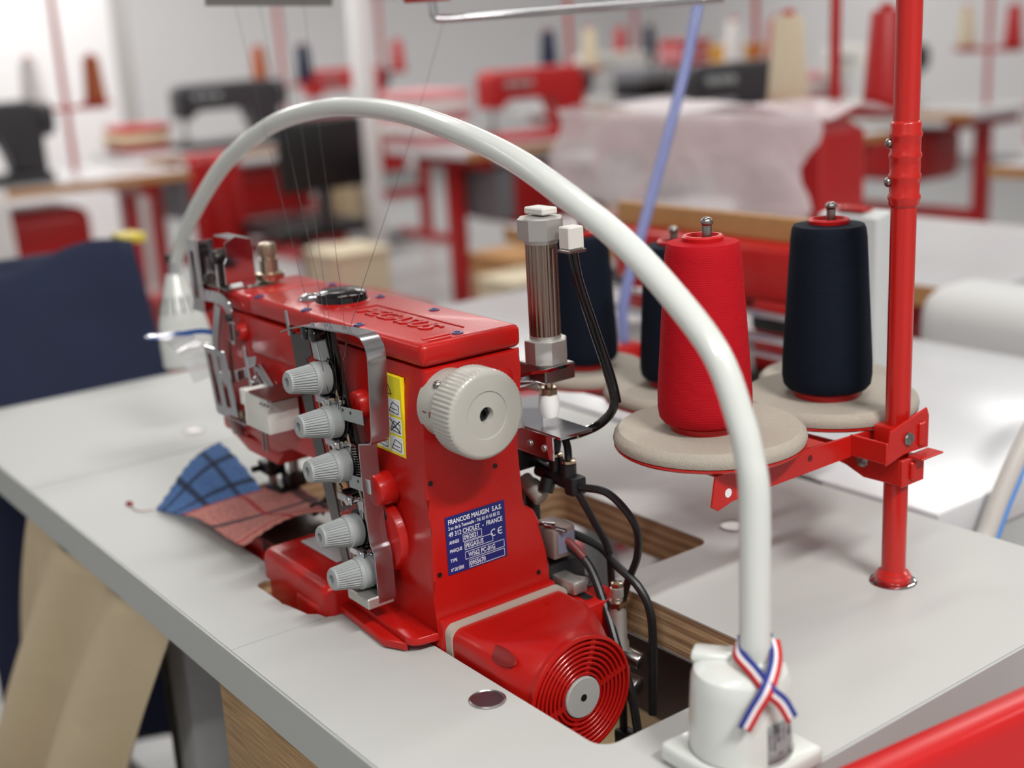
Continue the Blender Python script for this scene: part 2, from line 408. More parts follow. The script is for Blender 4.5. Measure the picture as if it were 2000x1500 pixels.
# top cover with embossed lettering
b = MB(); b.box(-.263, .0012, -.1105, -.0258, .2066, .2232, .0048, 4)
COVER = b.build('top_cover', RED, SM)
b = MB(); b.box(-.325, -.264, -.108, -.030, .2055, .2222, .004, 3)
b.build('head_cover', RED, SM)
b = MB(); b.mesh(text_mesh('PEGASUS', .0235, .0009, 0.25, .0004, 1.0), FACE_UP((-.131, -.0835, .2233)))
b.build('raised_lettering', RED, COVER)
b = MB(); b.box(-.139, -.021, -.0605, -.0590, .2228, .2240, .0004, 1); b.box(-.1395, -.138, -.079, -.0600, .2228, .2240, .0004, 1)
b.build('raised_frame', RED, COVER)
b = MB(); b.box(-.0135, -.0105, -.101, -.078, .2228, .2240, .0005, 1); b.box(-.0065, -.0035, -.101, -.082, .2228, .2240, .0005, 1); b.build('raised_bar', RED, COVER)
for x, y in ((-.2454, -.0402), (-.1664, -.0400), (-.0879, -.0403), (-.006 - .004, -.073), (-.0889, -.1052), (-.1694, -.1052), (-.2507, -.1052)):
    b = MB(); b.lathe([(.0042, -.001), (.0042, .0008), (.0034, .0013), (.0018, .0013), (.0016, .0006)], (x, y, .2230), n=18)
    b.build('cover_screw', BLUE_SCREW, COVER)
b = MB(); b.lathe([(.0205, 0), (.0212, .001), (.0212, .0015), (.0200, .0042), (.0202, .0070), (.0180, .0088), (.010, .0098), (.001, .0101)], (-.1776, -.069, .2230), n=48)
b.build('oil_cap', BLACK_GLOSS, COVER)
b = MB(); b.lathe([(.0225, -.001), (.0225, .0006), (.0208, .0014)], (-.1776, -.069, .2230), n=48); b.build('oil_cap_seat', RED, COVER)
b = MB(); b.lathe([(.0098, 0), (.0098, .0012), (.0082, .0032), (.005, .0050), (.0005, .0056)], (-.2035, -.0835, .2230), n=32)
b.build('sight_glass', CHROME, COVER)
# seam line groove between head block and cover: a raised access cover on the head side
b = MB(); b.box(-.262, -.150, -.1112, -.1085, .1755, .2050, .0008, 2); b.build('side_cover', RED, ARM)
# knurled pressure regulator on the head
px, py = -.306, -.0673
b = MB(); b.lathe([(.0078, 0), (.0078, .004), (.0125, .004), (.0128, .0046), (.0128, .0094), (.0122, .0098), (.0078, .0098), (.0078, .020), (.0086, .0205), (.0086, .0212), (.0064, .0212)], (px, py, .222), n=28)
REG = b.build('pressure_regulator', BRASS, SM)
b = MB(); b.lathe([(.0064, .0212), (.0064, .024), (.0076, .0245), (.0078, .033), (.0070, .0352), (.003, .0362)], (px, py, .222), n=28)
for k in range(28):
    a = 2 * math.pi * k / 28
    b.box(px + .0076 * math.cos(a) - .0004, px + .0076 * math.cos(a) + .0004, py + .0076 * math.sin(a) - .0004, py + .0076 * math.sin(a) + .0004, .2468, .2545)
b.build('knurled_cap', BRASS, REG)
b = MB(); b.lathe([(.017, 0), (.017, .0012), (.0155, .0016)], (px - .004, py - .012, .2222), n=32); b.build('lens_ring', STEEL, SM)

# end face: handwheel
HX, HY, HZ = .045, -.0905, .179
b = MB(); b.lathe([(.0245, -.003), (.0245, .021)], (0, HY, HZ), (1, 0, 0), 48)
WH = b.build('handwheel', WHEEL, SM)
b = MB(); n = 60; rings = []
for x, rr, dp in ((.0215, .0285, 0), (.0225, .0300, .3), (.0245, .0302, 1), (.0415, .0302, 1), (.0435, .0300, .4), (.0450, .0286, 0)):
    rg = []
    for i in range(n * 4):
        a = 2 * math.pi * i / (n * 4)
        k = (0, 1, 1, 0)[i % 4]
        r = rr + .0007 * k * dp
        rg.append(b.bm.verts.new((x, HY + r * math.cos(a), HZ + r * math.sin(a))))
    rings.append(rg)
b.skin(rings, cap=False)
last = rings[-1]
for x, rr in ((.0454, .0270), (.0448, .0165), (.0440, .0160), (.0441, .0056), (.0425, .0052), (.0340, .0050), (.0340, .001)):
    rg = [b.bm.verts.new((x, HY + rr * math.cos(2 * math.pi * i / (n * 4)), HZ + rr * math.sin(2 * math.pi * i / (n * 4)))) for i in range(n * 4)]
    b.skin([last, rg], cap=False); last = rg
b.bm.faces.new(last)
b.bm.faces.new(list(reversed(rings[0])))
b.build('ridged_rim', WHEEL, WH)
b = MB(); b.lathe([(.0046, 0), (.0046, .006), (.0040, .0068), (.0026, .0068), (.0024, .004), (.001, .004)], (.0335, HY, HZ), (1, 0, 0), 24); b.build('bolt', BLACK, WH)
b = MB(); b.box(.004, .0085, HY - .02475, HY - .0243, HZ - .0004, HZ + .0004); b.mesh(text_mesh('P', .006, .0002), FACE_NY((.0115, HY - .0245, HZ - .003)))
b.build('timing_mark', mat('red_ink', (120, 30, 30), .6), WH)
b = MB(); b.sphere((.012, HY - .016, HZ + .0178), .0034, (1, 1, 1)); b.build('set_screw', STEEL, WH)

# end face: nameplate
PY0, PY1, PZ0, PZ1 = -.1012, -.0492, .0530, .0968
b = MB(); b.box(.0001, .0007, PY0, PY1, PZ0, PZ1, .0002, 1); NP = b.build('nameplate', NAVY_PLATE, SM)
NP['label'] = 'navy maker plate with white lettering'
def put(s, size, y, z, bold=0.0, sx=1.0): b.mesh(text_mesh(s, size, .00008, 0, bold, sx), FACE_X((.00072, y, z)))
b = MB()
put('FRANCOIS MAUGIN', .0050, PY0 + .0022, PZ1 - .0058, .00008, .80); put('S.A.S.', .0050, PY0 + .0405, PZ1 - .0058, .00008, .78)
put('2 av. de la Tessoualle - Tél. 02 41 65 85 32', .0036, PY0 + .0022, PZ1 - .0100, .00003, .72)
put('49 312 CHOLET  -  FRANCE', .0050, PY0 + .0022, PZ1 - .0152, .00004, .78)
for lab, val, z, w0, w1 in (('ANNEE', '09/2021', PZ1 - .0207, .0140, .0305), ('MARQUE', 'PEGASUS', PZ1 - .0272, .0150, .0400), ('TYPE', 'W562 PC-01G', PZ1 - .0345, .0150, .0498), ('N° DE SÉRIE', '0955670', PZ1 - .0415, .0180, .0498)):
    put(lab, .0036, PY0 + .0022, z, .00002, .58 if lab.startswith('N') else .72)
    put(val, .0050, PY0 + w0 + .0008 + (.002 if lab == 'TYPE' else 0), z, .00003, .78)
    for (a0, a1, c0, c1) in ((w0, w1, -.0012, -.0009), (w0, w1, .0044, .0047), (w0, w0 + .0003, -.0012, .0047), (w1 - .0003, w1, -.0012, .0047)):
        b.box(.0007, .0008, PY0 + a0, PY0 + a1, z + c0, z + c1)
# CE mark as two open rings
for cy, bar in ((PY0 + .0410, False), (PY0 + .0472, True)):
    cz = PZ1 - .0222
    o_ = arc(cy, cz, .0027, 60, 300, 14); i_ = arc(cy, cz, .0021, 300, 60, 14)
    b.prism(o_ + i_, 'x', .00065, .00082)
    if bar: b.box(.0007, .00082, cy - .0022, cy + .0010, cz - .0003, cz + .0003)
b.build('plate_lettering', WHITE_INK, NP)
for y, z in ((-.1095, .176), (-.1105, .125), (-.055, .124), (-.1085, .056), (-.021, .031)):
    b = MB(); b.lathe([(.0019, 0), (.0019, .0006), (.0012, .0006), (.0010, .0002)], (-.0001, y, z), (1, 0, 0), 14); b.build('blind_screw', DARK_STEEL, COLUMN)
b = MB(); b.lathe([(.0085, -.002), (.0085, .0003), (.0078, .0007), (.001, .0007)], (0, -.043, .186), (1, 0, 0), 28); b.build('plug', RED, COLUMN)

# front side: warning sticker
SX0, SX1, SZ0, SZ1, SYF = -.062, -.0235, .1385, .1965, -.11385
b = MB(); b.box(SX0, SX1, SYF - .0004, SYF + .003, SZ0, SZ1); ST = b.build('warning_sticker', YELLOW, SM)
ST['label'] = 'yellow safety sticker with pictograms'
YI = SYF - .00045
b = MB(); wd = SX1 - SX0
for r_ in range(3):
    for c_ in range(2):
        x0 = SX0 + .002 + c_ * (wd - .003) / 2; z1 = SZ1 - .0165 - r_ * .0138
        b.box(x0, x0 + (wd - .003) / 2 - .0015, YI - .0001, YI + .0003, z1 - .0122, z1, .0004, 1)
b.build('white_panels', WHITE_INK, ST)
b = MB()
def line(x0, z0, x1, z1, w=.0005):
    d = Vector((x1 - x0, 0, z1 - z0)); nrm = Vector((-d.z, 0, d.x)).normalized() * w / 2
    b.prism([(x0 + nrm.x, z0 + nrm.z), (x0 - nrm.x, z0 - nrm.z), (x1 - nrm.x, z1 - nrm.z), (x1 + nrm.x, z1 + nrm.z)], 'y', YI - .0003, YI)
cx = (SX0 + SX1) / 2
line(cx - .0065, SZ1 - .0135, cx, SZ1 - .0025); line(cx, SZ1 - .0025, cx + .0065, SZ1 - .0135); line(cx - .0065, SZ1 - .0135, cx + .0065, SZ1 - .0135)
b.box(cx - .0022, cx + .0022, YI - .0003, YI, SZ1 - .0118, SZ1 - .0098); line(cx, SZ1 - .0092, cx, SZ1 - .006, .0008)
for r_ in range(3):
    for c_ in range(2):
        x0 = SX0 + .0035 + c_ * (wd - .003) / 2; z1 = SZ1 - .018 - r_ * .0138; w = (wd - .003) / 2 - .0045
        line(x0, z1 - .008, x0 + w * .4, z1 - .001); line(x0 + w * .4, z1 - .001, x0 + w, z1 - .003); line(x0 + w, z1 - .003, x0 + w * .9, z1 - .009); line(x0 + w * .9, z1 - .009, x0, z1 - .008)
        line(x0 + w * .2, z1 - .0055, x0 + w * .8, z1 - .006)
        if r_ == 1 - c_ * 0 and c_ == 1: line(x0, z1, x0 + w, z1 - .009, .0007); line(x0 + w, z1, x0, z1 - .009, .0007)
b.build('pictograms', BLACK_INK, ST)
# bosses on the column front
b = MB(); b.cyl((-.050, -.112, .111), (-.050, -.128, .111), .0125, .0118, 32, .002); b.build('boss', RED, COLUMN)
b = MB(); b.cyl((-.058, -.112, .072), (-.058, -.120, .072), .028, .027, 40, .002); DB = b.build('drum_cover', RED, COLUMN)
for a in (70, 180, 290):
    b = MB(); b.cyl((-.058 + .019 * math.cos(R(a)), -.1195, .072 + .019 * math.sin(R(a))), (-.058 + .019 * math.cos(R(a)), -.1206, .072 + .019 * math.sin(R(a))), .0042, n=16); b.build('drum_hole', BLACK, DB)
b = MB(); b.cyl((-.078, -.108, .168), (-.078, -.122, .168), .011, .010, 28, .002); b.build('boss', RED, ARM)
b = MB(); b.cyl((-.2812, -.107, .189), (-.2812, -.1145, .189), .0085, .0075, 28, .002); bo = b.build('boss', RED, ARM)
b = MB(); b.cyl((-.2812, -.1140, .189), (-.2812, -.1149, .189), .0028, n=14); b.build('bore', BLACK, bo)
# plinth with the front lip
b = MB(); b.prism([(-.100, -.110), (-.100, -.1285), (-.012, -.1335)] + arc(-.012, -.1245, .009, -90, 0, 5) + [(.000, -.110)], 'z', .0060, .0120, .0012, 2); b.build('front_lip', RED, SM)
b = MB(); b.prism([(-.100, -.1285), (-.100, -.1375), (-.028, -.1425), (-.010, -.1335)], 'z', .0015, .0075, .001, 2); b.build('lip_skirt', RED, SM)
b = MB(); b.box(-.118, .0045, -.1118, -.0085, -.05, .0215, .002, 2); b.build('plinth', RED, SM)
# gasket and motor housing
def rrect(y0, y1, z0, z1, r, n):
    pts = []
    for (cy, cz, a0) in ((y1 - r, z1 - r, 0), (y0 + r, z1 - r, 90), (y0 + r, z0 + r, 180), (y1 - r, z0 + r, 270)):
        for i in range(n): 
            a = R(a0 + 90 * i / (n - 1)); pts.append((cy + r * math.cos(a), cz + r * math.sin(a)))
    return pts
NQ = 16
gk = rrect(-.1105, -.004, -.085, .0190, .007, NQ)
b = MB(); b.prism(gk, 'x', .0046, .0122, .0006, 1); b.build('gasket', GASKET, SM)
CY, CZ, CR = -.0655, -.0145, .0425
b = MB(); rings = []
circ = [(CY + CR * math.cos(2 * math.pi * (i + .5) / (4 * NQ)), CZ + CR * math.sin(2 * math.pi * (i + .5) / (4 * NQ))) for i in range(4 * NQ)]
box0 = rrect(-.1095, -.006, -.082, .0175, .009, NQ)
for x, t in ((.0122, 0), (.020, 0), (.036, .08), (.052, .25), (.068, .5), (.082, .75), (.092, .93), (.0965, 1.0)):
    e = t * t * (3 - 2 * t)
    rings.append([b.bm.verts.new((x, p[0] + (q[0] - p[0]) * e, p[1] + (q[1] - p[1]) * e)) for p, q in zip(box0, circ)])
b.skin(rings, cap=False)
last = rings[-1]
cc = lambda x, r: [b.bm.verts.new((x, CY + r * math.cos(2 * math.pi * (i + .5) / (4 * NQ)), CZ + r * math.sin(2 * math.pi * (i + .5) / (4 * NQ)))) for i in range(4 * NQ)]
for x, r in ((.0985, CR + .0012), (.1005, CR + .0010), (.1012, CR - .0012)):
    rg = cc(x, r); b.skin([last, rg], cap=False); last = rg
rg = cc(.0975, CR - .0022); b.skin([last, rg], cap=False); b.bm.faces.new(rg)
b.bm.faces.new(list(reversed(rings[0])))
MOTOR = b.build('motor_housing', RED, SM, sharp=50)
# grille: concentric slats with spokes
b = MB()
for k in range(7):
    r0 = .0155 + k * .0036
    tr = [(r0, .0965), (r0, .1008), (r0 + .0004, .1012), (r0 + .0016, .1012), (r0 + .0020, .1008), (r0 + .0020, .0965)]
    slat = MB(); u, v = slat.frame((1, 0, 0)); rr_ = [slat.ring((x, CY, CZ), u, v, r, 64) for r, x in tr]
    slat.skin(rr_ + [rr_[0]], cap=False); slat.build('grille_ring', RED, MOTOR)
for k in range(6):
    a = R(12 + 60 * k); sp = MB()
    d = Vector((0, math.cos(a), math.sin(a))); q = Vector((0, -math.sin(a), math.cos(a)))
    pts = [Vector((.0968, CY, CZ)) + d * .0145 + q * .0018, Vector((.0968, CY, CZ)) + d * .0145 - q * .0018, Vector((.0968, CY, CZ)) + d * .0405 - q * .0018, Vector((.0968, CY, CZ)) + d * .0405 + q * .0018]
    A = [sp.bm.verts.new(p) for p in pts]; Bv = [sp.bm.verts.new(p + Vector((.0038, 0, 0))) for p in pts]
    sp.skin([A, Bv]); sp.build('spoke', RED, MOTOR)
b = MB(); b.lathe([(.0148, .0), (.0148, .0058), (.0140, .0064), (.0025, .0064), (.0022, .003), (.0005, .003)], (.0960, CY, CZ), (1, 0, 0), 40); cp = b.build('motor_cap', mat('grey_cap', (172, 172, 170), .4), MOTOR)
b = MB(); b.cyl((.1015, CY, CZ), (.1026, CY, CZ), .0026, n=16); b.build('cap_hole', BLACK, cp)
b = MB(); b.sphere((0, 0, 0), 1, (.0165, .0058, .0014), 24); b.bm.transform(Matrix.Translation((.0615, -.1030, .0148)) @ Matrix.Rotation(R(45), 4, 'X')); b.build('vent_scoop', mat('recess_shade_red', (120, 14, 10), .4), MOTOR)  # no real hollow: flat disc with the recess shade put into its colour
b = MB(); b.mesh(text_mesh('P', .008, .0004), axes((0, 1, 0), (-1, 0, 0), (0, 0, 1), (.027, -.034, .0176))); b.build('raised_letter', RED, MOTOR)

# bed
b = MB(); b.box(-.212, -.100, -.1475, -.035, -.06, .0250, .0085, 4); BED = b.build('bed_cover', RED, SM)
b = MB(); b.box(-.152, -.109, -.1490, -.120, -.06, .006, .004, 3); b.build('looper_cover', RED, BED)
b = MB(); b.box(-.375, -.211, -.127, -.040, -.05, .0125, .002, 2); b.build('bed', RED, SM)
b = MB(); b.box(-.30, -.214, -.126, -.052, .0125, .0150, .001, 1); NPL = b.build('needle_plate', STEEL, SM)
b = MB(); b.box(-.25, -.218, -.1275, -.1262, .001, .0125, .0004, 1); b.build('slide_plate', DARK_STEEL, NPL)
b = MB(); b.box(-.195, -.135, -.118, -.065, .0252, .0268, .0006, 1); b.build('cloth_plate', mat('pale_plate', (176, 176, 180), .4), BED)
b = MB(); b.cyl((-.165, -.085, .02), (-.165, -.045, .02), .032, n=40, bev=.004); b.build('bed_drum', RED, BED)
# needle bar, presser bar and foot
NX, NY = -.335, -.072
b = MB()
b.cyl((NX, NY, .03), (NX, NY, .10), .0042, n=18); b.cyl((NX + .022, NY + .012, .025), (NX + .022, NY + .012, .10), .0048, n=18)
b.build('needle_bar', STEEL, SM)
b = MB(); b.box(NX - .012, NX + .012, NY - .009, NY + .009, .040, .052, .002); b.box(NX - .016, NX + .010, NY - .011, NY + .011, .066, .080, .003); b.cyl((NX - .004, NY - .018, .046), (NX - .004, NY - .004, .046), .003, n=12)
b.build('needle_clamp', DARK_STEEL, SM)
for k in range(3):
    b = MB(); b.cyl((NX - .006 + k * .006, NY, .012), (NX - .006 + k * .006, NY, .042), .0008, n=8); b.build('needle', CHROME, SM)
b = MB(); b.box(NX - .020, NX + .034, NY - .014, NY + .016, .0158, .0190, .001, 1); b.box(NX - .006, NX + .028, NY - .006, NY + .012, .0190, .030, .002); b.box(NX + .012, NX + .030, NY + .002, NY + .020, .030, .044, .002)
b.build('presser_foot', DARK_STEEL, SM)
b = MB(); b.tube([(NX + .03, NY + .02, .085), (NX + .06, NY + .02, .078), (NX + .085, NY + .015, .060), (NX + .09, NY + .01, .035), (NX + .075, NY, .022)], .0052, 10); b.build('looper_arm', DARK_STEEL, SM)
b = MB(); b.box(-.352, -.300, -.1075, -.060, .088, .102, .004); b.prism([(-.335, .090), (-.300, .078), (-.245, .078), (-.228, .094)], 'y', -.1085, -.05, .002); b.build('head_base', RED, SM)
b = MB(); b.cyl((NX + .018, NY + .005, .062), (NX + .018, NY + .005, .090), .009, n=20); b.box(NX - .012, NX + .032, NY - .012, NY + .015, .080, .090, .002); b.build('bar_bushing', DARK_STEEL, SM)
# ------------------------------------------------------------------ chrome fittings on the machine head
TP = -.125                                                  # plane of the tension plate
knob_pts = [(-.099, .187), (-.088, .156), (-.081, .124), (-.072, .076), (-.060, .047)]
def one_knob(x, z):
    o = Vector((x, TP - .001, z)); d = Vector((0, -1, .075)).normalized()
    b = MB()
    b.lathe([(.0060, 0), (.0142, .0003), (.0148, .0012), (.0060, .0018), (.0060, .0026), (.0142, .0032), (.0148, .0042), (.0060, .0050)], o, d, 32)
    k = b.build('tension_discs', BLACK_GLOSS, SM)
    b = MB(); b.lathe([(.0118, .0052), (.0122, .0056), (.0122, .0125), (.0124, .0128), (.0124, .0140), (.0114, .0145), (.0112, .0175)], o, d, 36)
    kb = b.build('tension_knob', KNOB, SM)
    b = MB(); u, v = b.frame(d); rings = []; n = 30
    for t, r, g in ((.0174, .0104, 0), (.0180, .0108, 1), (.0335, .0086, 1), (.0350, .0084, .3), (.0362, .0074, 0)):
        rings.append([b.bm.verts.new(o + d * t + (r - (.0011 * g if i % 4 in (2, 3) else 0)) * (math.cos(2 * math.pi * i / (4 * n)) * u + math.sin(2 * math.pi * i / (4 * n)) * v)) for i in range(4 * n)])
    b.skin(rings, cap=False); last = rings[-1]
    for t, r in ((.0366, .0050), (.0366, .0034), (.0300, .0030), (.0300, .0005)):
        rg = [b.bm.verts.new(o + d * t + r * (math.cos(2 * math.pi * i / (4 * n)) * u + math.sin(2 * math.pi * i / (4 * n)) * v)) for i in range(4 * n)]
        b.skin([last, rg], cap=False); last = rg
    b.bm.faces.new(last); b.bm.faces.new(list(reversed(rings[0])))
    b.build('fluted_cap', KNOB, kb)
    b = MB(); b.lathe([(.0029, .0303), (.0029, .0310), (.0004, .0312)], o, d, 16); b.build('knob_bore', BLACK, kb)
for x, z in knob_pts: one_knob(x, z)
# inclined post plate behind the knobs
tilt = (-.060 + .099) / (.047 - .187)
def px_at(z, off=0): return -.099 + (z - .187) * tilt + off
b = MB(); b.prism([(px_at(.222, -.010), .222), (px_at(.222, .012), .222), (px_at(.028, .012), .028), (px_at(.028, -.012), .028)], 'y', TP + .0005, TP + .0040, .0006, 1)
b.build('tension_plate', DARK_STEEL, SM)
for k, z in enumerate((.171, .140, .100, .061)):
    b = MB(); b.cyl((px_at(z, .002), TP, z), (px_at(z, .002), TP - .013, z), .0036, n=16, bev=.0006); b.cyl((px_at(z, -.010), TP, z + .002), (px_at(z, -.010), TP - .010, z + .002), .0028, n=14); b.box(px_at(z, -.012), px_at(z, .008), TP - .0125, TP - .010, z - .0025, z + .0035, .0008, 1)
    b.build('thread_eyelet', CHROME, SM)
    b = MB(); b.tube([(px_at(z, -.020), TP - .004, z - .012), (px_at(z, -.0205), TP - .006, z + .004), (px_at(z, -.017), TP - .008, z + .008), (px_at(z, -.012), TP - .008, z + .005)], .0013, 8, 4)
    b.build('wire_guide', BRASS, SM)
    b = MB(); b.box(px_at(z, .002), px_at(z, .014), TP - .004, TP - .0025, z - .001, z + .0015); b.prism([(px_at(z, .004), z), (px_at(z, .013), z), (px_at(z, .009), z - .022)], 'y', TP - .0055, TP - .0042, .0003, 1)
    b.build('spring_tab', CHROME, SM)
b = MB(); b.prism([(px_at(.222, -.004), .222), (px_at(.222, .004), .222), (px_at(.20, .005), .200), (px_at(.20, -.005), .200)], 'y', TP - .010, TP - .001, .001, 1); b.build('tension_release', mat('pale_grey_plate', (150, 156, 156), .35), SM)
for dx in (-.010, .002):
    b = MB(); b.cyl((px_at(.215, dx), TP - .002, .2185), (px_at(.215, dx), TP - .012, .2185), .0052, n=20, bev=.001); b.build('eyelet_bush', BLACK_GLOSS, SM)
b = MB(); h = Vector((px_at(.12, .008), TP - .003, .128)); pts = []
for i in range(97):
    a = i / 96 * 16 * 2 * math.pi; pts.append(h + Vector((.0024 * math.cos(a) + (i / 96) * .006, .0024 * math.sin(a), -.030 * i / 96 + .012)))
b.tube(pts, .0004, 6, 1); b.build('coil_spring', STEEL, SM)
b = MB(); b.tube([(px_at(.20, .006), TP - .004, .20), (px_at(.15, .010), TP - .004, .15), (px_at(.105, .010), TP - .004, .105), (px_at(.055, .011), TP - .004, .055)], .0011, 8, 2); b.build('guide_rod', BRASS, SM)
b = MB(); b.box(px_at(.028, -.016), px_at(.028, .014), TP - .020, TP - .018 + .02, .0260, .0345, .001, 1); b.build('plate_foot', ALU, SM)
# chrome guard strip: left blade, top bridge, right strip with a step
def strip(name, pts, w, th, side, sub=6): return MB().ribbon(pts, w, th, side, sub).build(name, GUARD_STEEL, SM)
GY = TP - .004
GUARD = strip('chrome_guard', [(-.155, GY, .2135), (-.135, GY, .2195), (-.112, GY, .2240), (-.080, GY, .2262), (-.045, GY, .2285), (-.034, GY, .2265), (-.0275, GY, .2180), (-.0278, GY, .200), (-.0300, GY, .170), (-.0315, GY, .1555), (-.0350, GY, .1515), (-.0470, GY, .1485), (-.0500, GY, .1440), (-.0490, GY, .110), (-.0465, GY, .0760), (-.0415, GY, .0650), (-.0410, GY, .0290)], .0145, .0011, (0, 1, 0), 4)
b = MB(); b.prism([(-.157, .2135), (-.127, .2110), (-.1240, .1985), (-.1330, .1950), (-.1290, .160), (-.1090, .095), (-.0930, .030), (-.1040, .030), (-.1230, .085), (-.1470, .165)], 'y', GY + .0010, GY + .0022, .0003, 1)
b.build('guard_blade', mat('dark_guard_steel', (104, 102, 102), .22, 1.0), GUARD)
b = MB(); b.ribbon([(-.1520, GY - .001, .2100), (-.1555, GY - .001, .2290)], .0034, .001, (1, 0, 0), 1); b.build('guard_pin', CHROME, GUARD)
for z0, x0 in ((.1645, -.078), (.1135, -.076)):
    b = MB(); b.prism([(x0, z0 + .005), (x0 + .030, z0 + .0075), (x0 + .030, z0 - .003), (x0, z0 - .005)], 'y', GY - .0035, GY - .0024, .0003, 1); tb = b.build('guard_tab', mat('pale_grey_plate', (150, 156, 156), .35), GUARD)
    for dx in (.003, .014):
        b = MB(); b.cyl((x0 + dx, GY - .0034, z0 + .003), (x0 + dx, GY - .0038, z0 + .003), .0012, n=10); b.build('thread_hole', BLACK, tb)
for i in range(5):
    b = MB(); b.cyl((-.110 + i * .0135, GY - .003 + (i % 2) * .004, .2240 + i * .0010), (-.110 + i * .0135, GY - .003 + (i % 2) * .004, .2262 + i * .0010), .0016, n=12); b.build('thread_hole', CHROME, GUARD)
# take-up cover on the head: upright bent chrome sheets
b = MB(); b.prism([(-.112, .2275), (-.112, .2460), (-.1085, .2500), (-.1095, .2635), (-.0990, .2680), (-.0850, .2640), (-.0835, .2250), (-.0960, .2240), (-.0970, .2290)], 'x', -.3005, -.2993, .0004, 1)
TG = b.build('takeup_guard', CHROME, SM)
b = MB(); b.box(-.3100, -.3005, -.0845, -.0833, .2250, .2640, .0004, 1); b.box(-.345, -.3005, -.0990, -.0850, .2640, .2650, .0003, 1); b.build('guard_return', CHROME, TG)
b = MB(); b.box(-.3455, -.3443, -.1150, -.1000, .1980, .2620, .0004, 1); tg = b.build('takeup_plate', CHROME, SM)
for x0, x1 in ((-.3660, -.3610), (-.3520, -.3455)):
    b = MB(); b.box(x0, x1, -.1162, -.1150, .1980, .2620, .0004, 1); b.build('plate_rail', CHROME, tg)
for z0, z1 in ((.1980, .2100), (.2520, .2620)):
    b = MB(); b.box(-.3610, -.3520, -.1162, -.1150, z0, z1, .0004, 1); b.build('plate_rail', CHROME, tg)
b = MB(); b.box(-.3610, -.3520, -.1148, -.1140, .2100, .2520); b.build('takeup_slot', BLACK, tg)
b = MB(); b.box(-.325, -.318, -.1080, -.1000, .2150, .2560, .001, 1); b.cyl((-.3200, -.112, .249), (-.3200, -.096, .249), .006, n=18, bev=.001); b.build('takeup_lever', DARK_STEEL, SM)
b = MB(); b.box(-.340, -.300, -.112, -.090, .2223, .2240, .0005, 1); b.build('guard_base', STEEL, SM)
b = MB(); b.cyl((-.3443, -.1070, .228), (-.3425, -.1070, .228), .0045, n=18); b.build('takeup_screw', STEEL, tg)
# bent lever running down the face
b = MB(); b.ribbon([(-.346, -.112, .2130), (-.318, -.1135, .2150), (-.300, -.1145, .2130), (-.2915, -.1150, .2050), (-.2905, -.1150, .190), (-.2915, -.1150, .178)], .0095, .0012, [(0, .3, 1), (0, .3, 1), (.2, .2, 1), (1, 0, .3), (1, 0, 0), (1, 0, 0)], 5)
LV = b.build('face_lever', CHROME, SM)
b = MB(); b.box(-.2935, -.2900, -.1165, -.1155, .181, .196, .001, 1); b.build('lever_slot', BLACK, LV)
b = MB(); b.cyl((-.2915, -.1145, .201), (-.2915, -.1185, .201), .0032, n=14); b.build('lever_screw', BLACK, LV)
b = MB(); b.ribbon([(-.312, -.1160, .2090), (-.318, -.1170, .190), (-.322, -.1180, .172), (-.314, -.1190, .155), (-.309, -.1190, .140)], .0120, .0014, (1, .0, .1), 5); b.build('lift_lever', CHROME, SM)
# slotted chrome eye guard
b = MB(); SP = [(-.318, .176), (-.274, .176), (-.262, .122), (-.306, .118)]
def sp(u, v):                                              # plate coordinates -> (x, z)
    a = Vector(SP[0]).lerp(Vector(SP[1]), u); c = Vector(SP[3]).lerp(Vector(SP[2]), u); q = a.lerp(c, v); return (q.x, q.y)
for u0, u1, v0, v1 in ((0, 1, 0, .10), (0, 1, .88, 1), (0, .13, .10, .88), (.33, .56, .10, .88), (.76, 1, .10, .88)):
    b.prism([sp(u0, v0), sp(u1, v0), sp(u1, v1), sp(u0, v1)], 'y', -.1310, -.1298)
EG = b.build('slotted_guard', CHROME, SM)
b = MB(); b.prism([sp(-.16, .0), sp(-.02, .0), sp(-.02, 1), sp(-.16, .96)], 'y', -.1260, -.1250, .0003, 1); b.build('guard_wing', CHROME, EG)
b = MB(); b.prism([sp(-.12, .12), sp(-.07, .12), sp(-.07, .88), sp(-.12, .88)], 'y', -.1266, -.1259); b.build('wing_slot', BLACK, EG)
b = MB(); b.box(-.304, -.250, -.1310, -.112, .1170, .1185, .0004, 1); b.build('guard_foot', CHROME, EG)
b = MB(); b.cyl((-.262, -.122, .1185), (-.262, -.122, .1225), .0035, n=12); b.cyl((-.274, -.122, .1185), (-.274, -.122, .124), .003, n=12); b.build('guard_screw', BRASS, EG)
b = MB(); b.box(-.276, -.270, -.1275, -.1262, .150, .186, .0004, 1); b.build('guard_blade_upright', mat('rust_sheet', (112, 62, 56), .3, .7), EG)
b = MB(); b.prism([(-.355, .134), (-.345, .141), (-.305, .118), (-.300, .094), (-.318, .090)], 'y', -.1135, -.1105, .002, 2); b.build('chip_shield', mat('maroon_acrylic', (96, 20, 20), .15), SM)
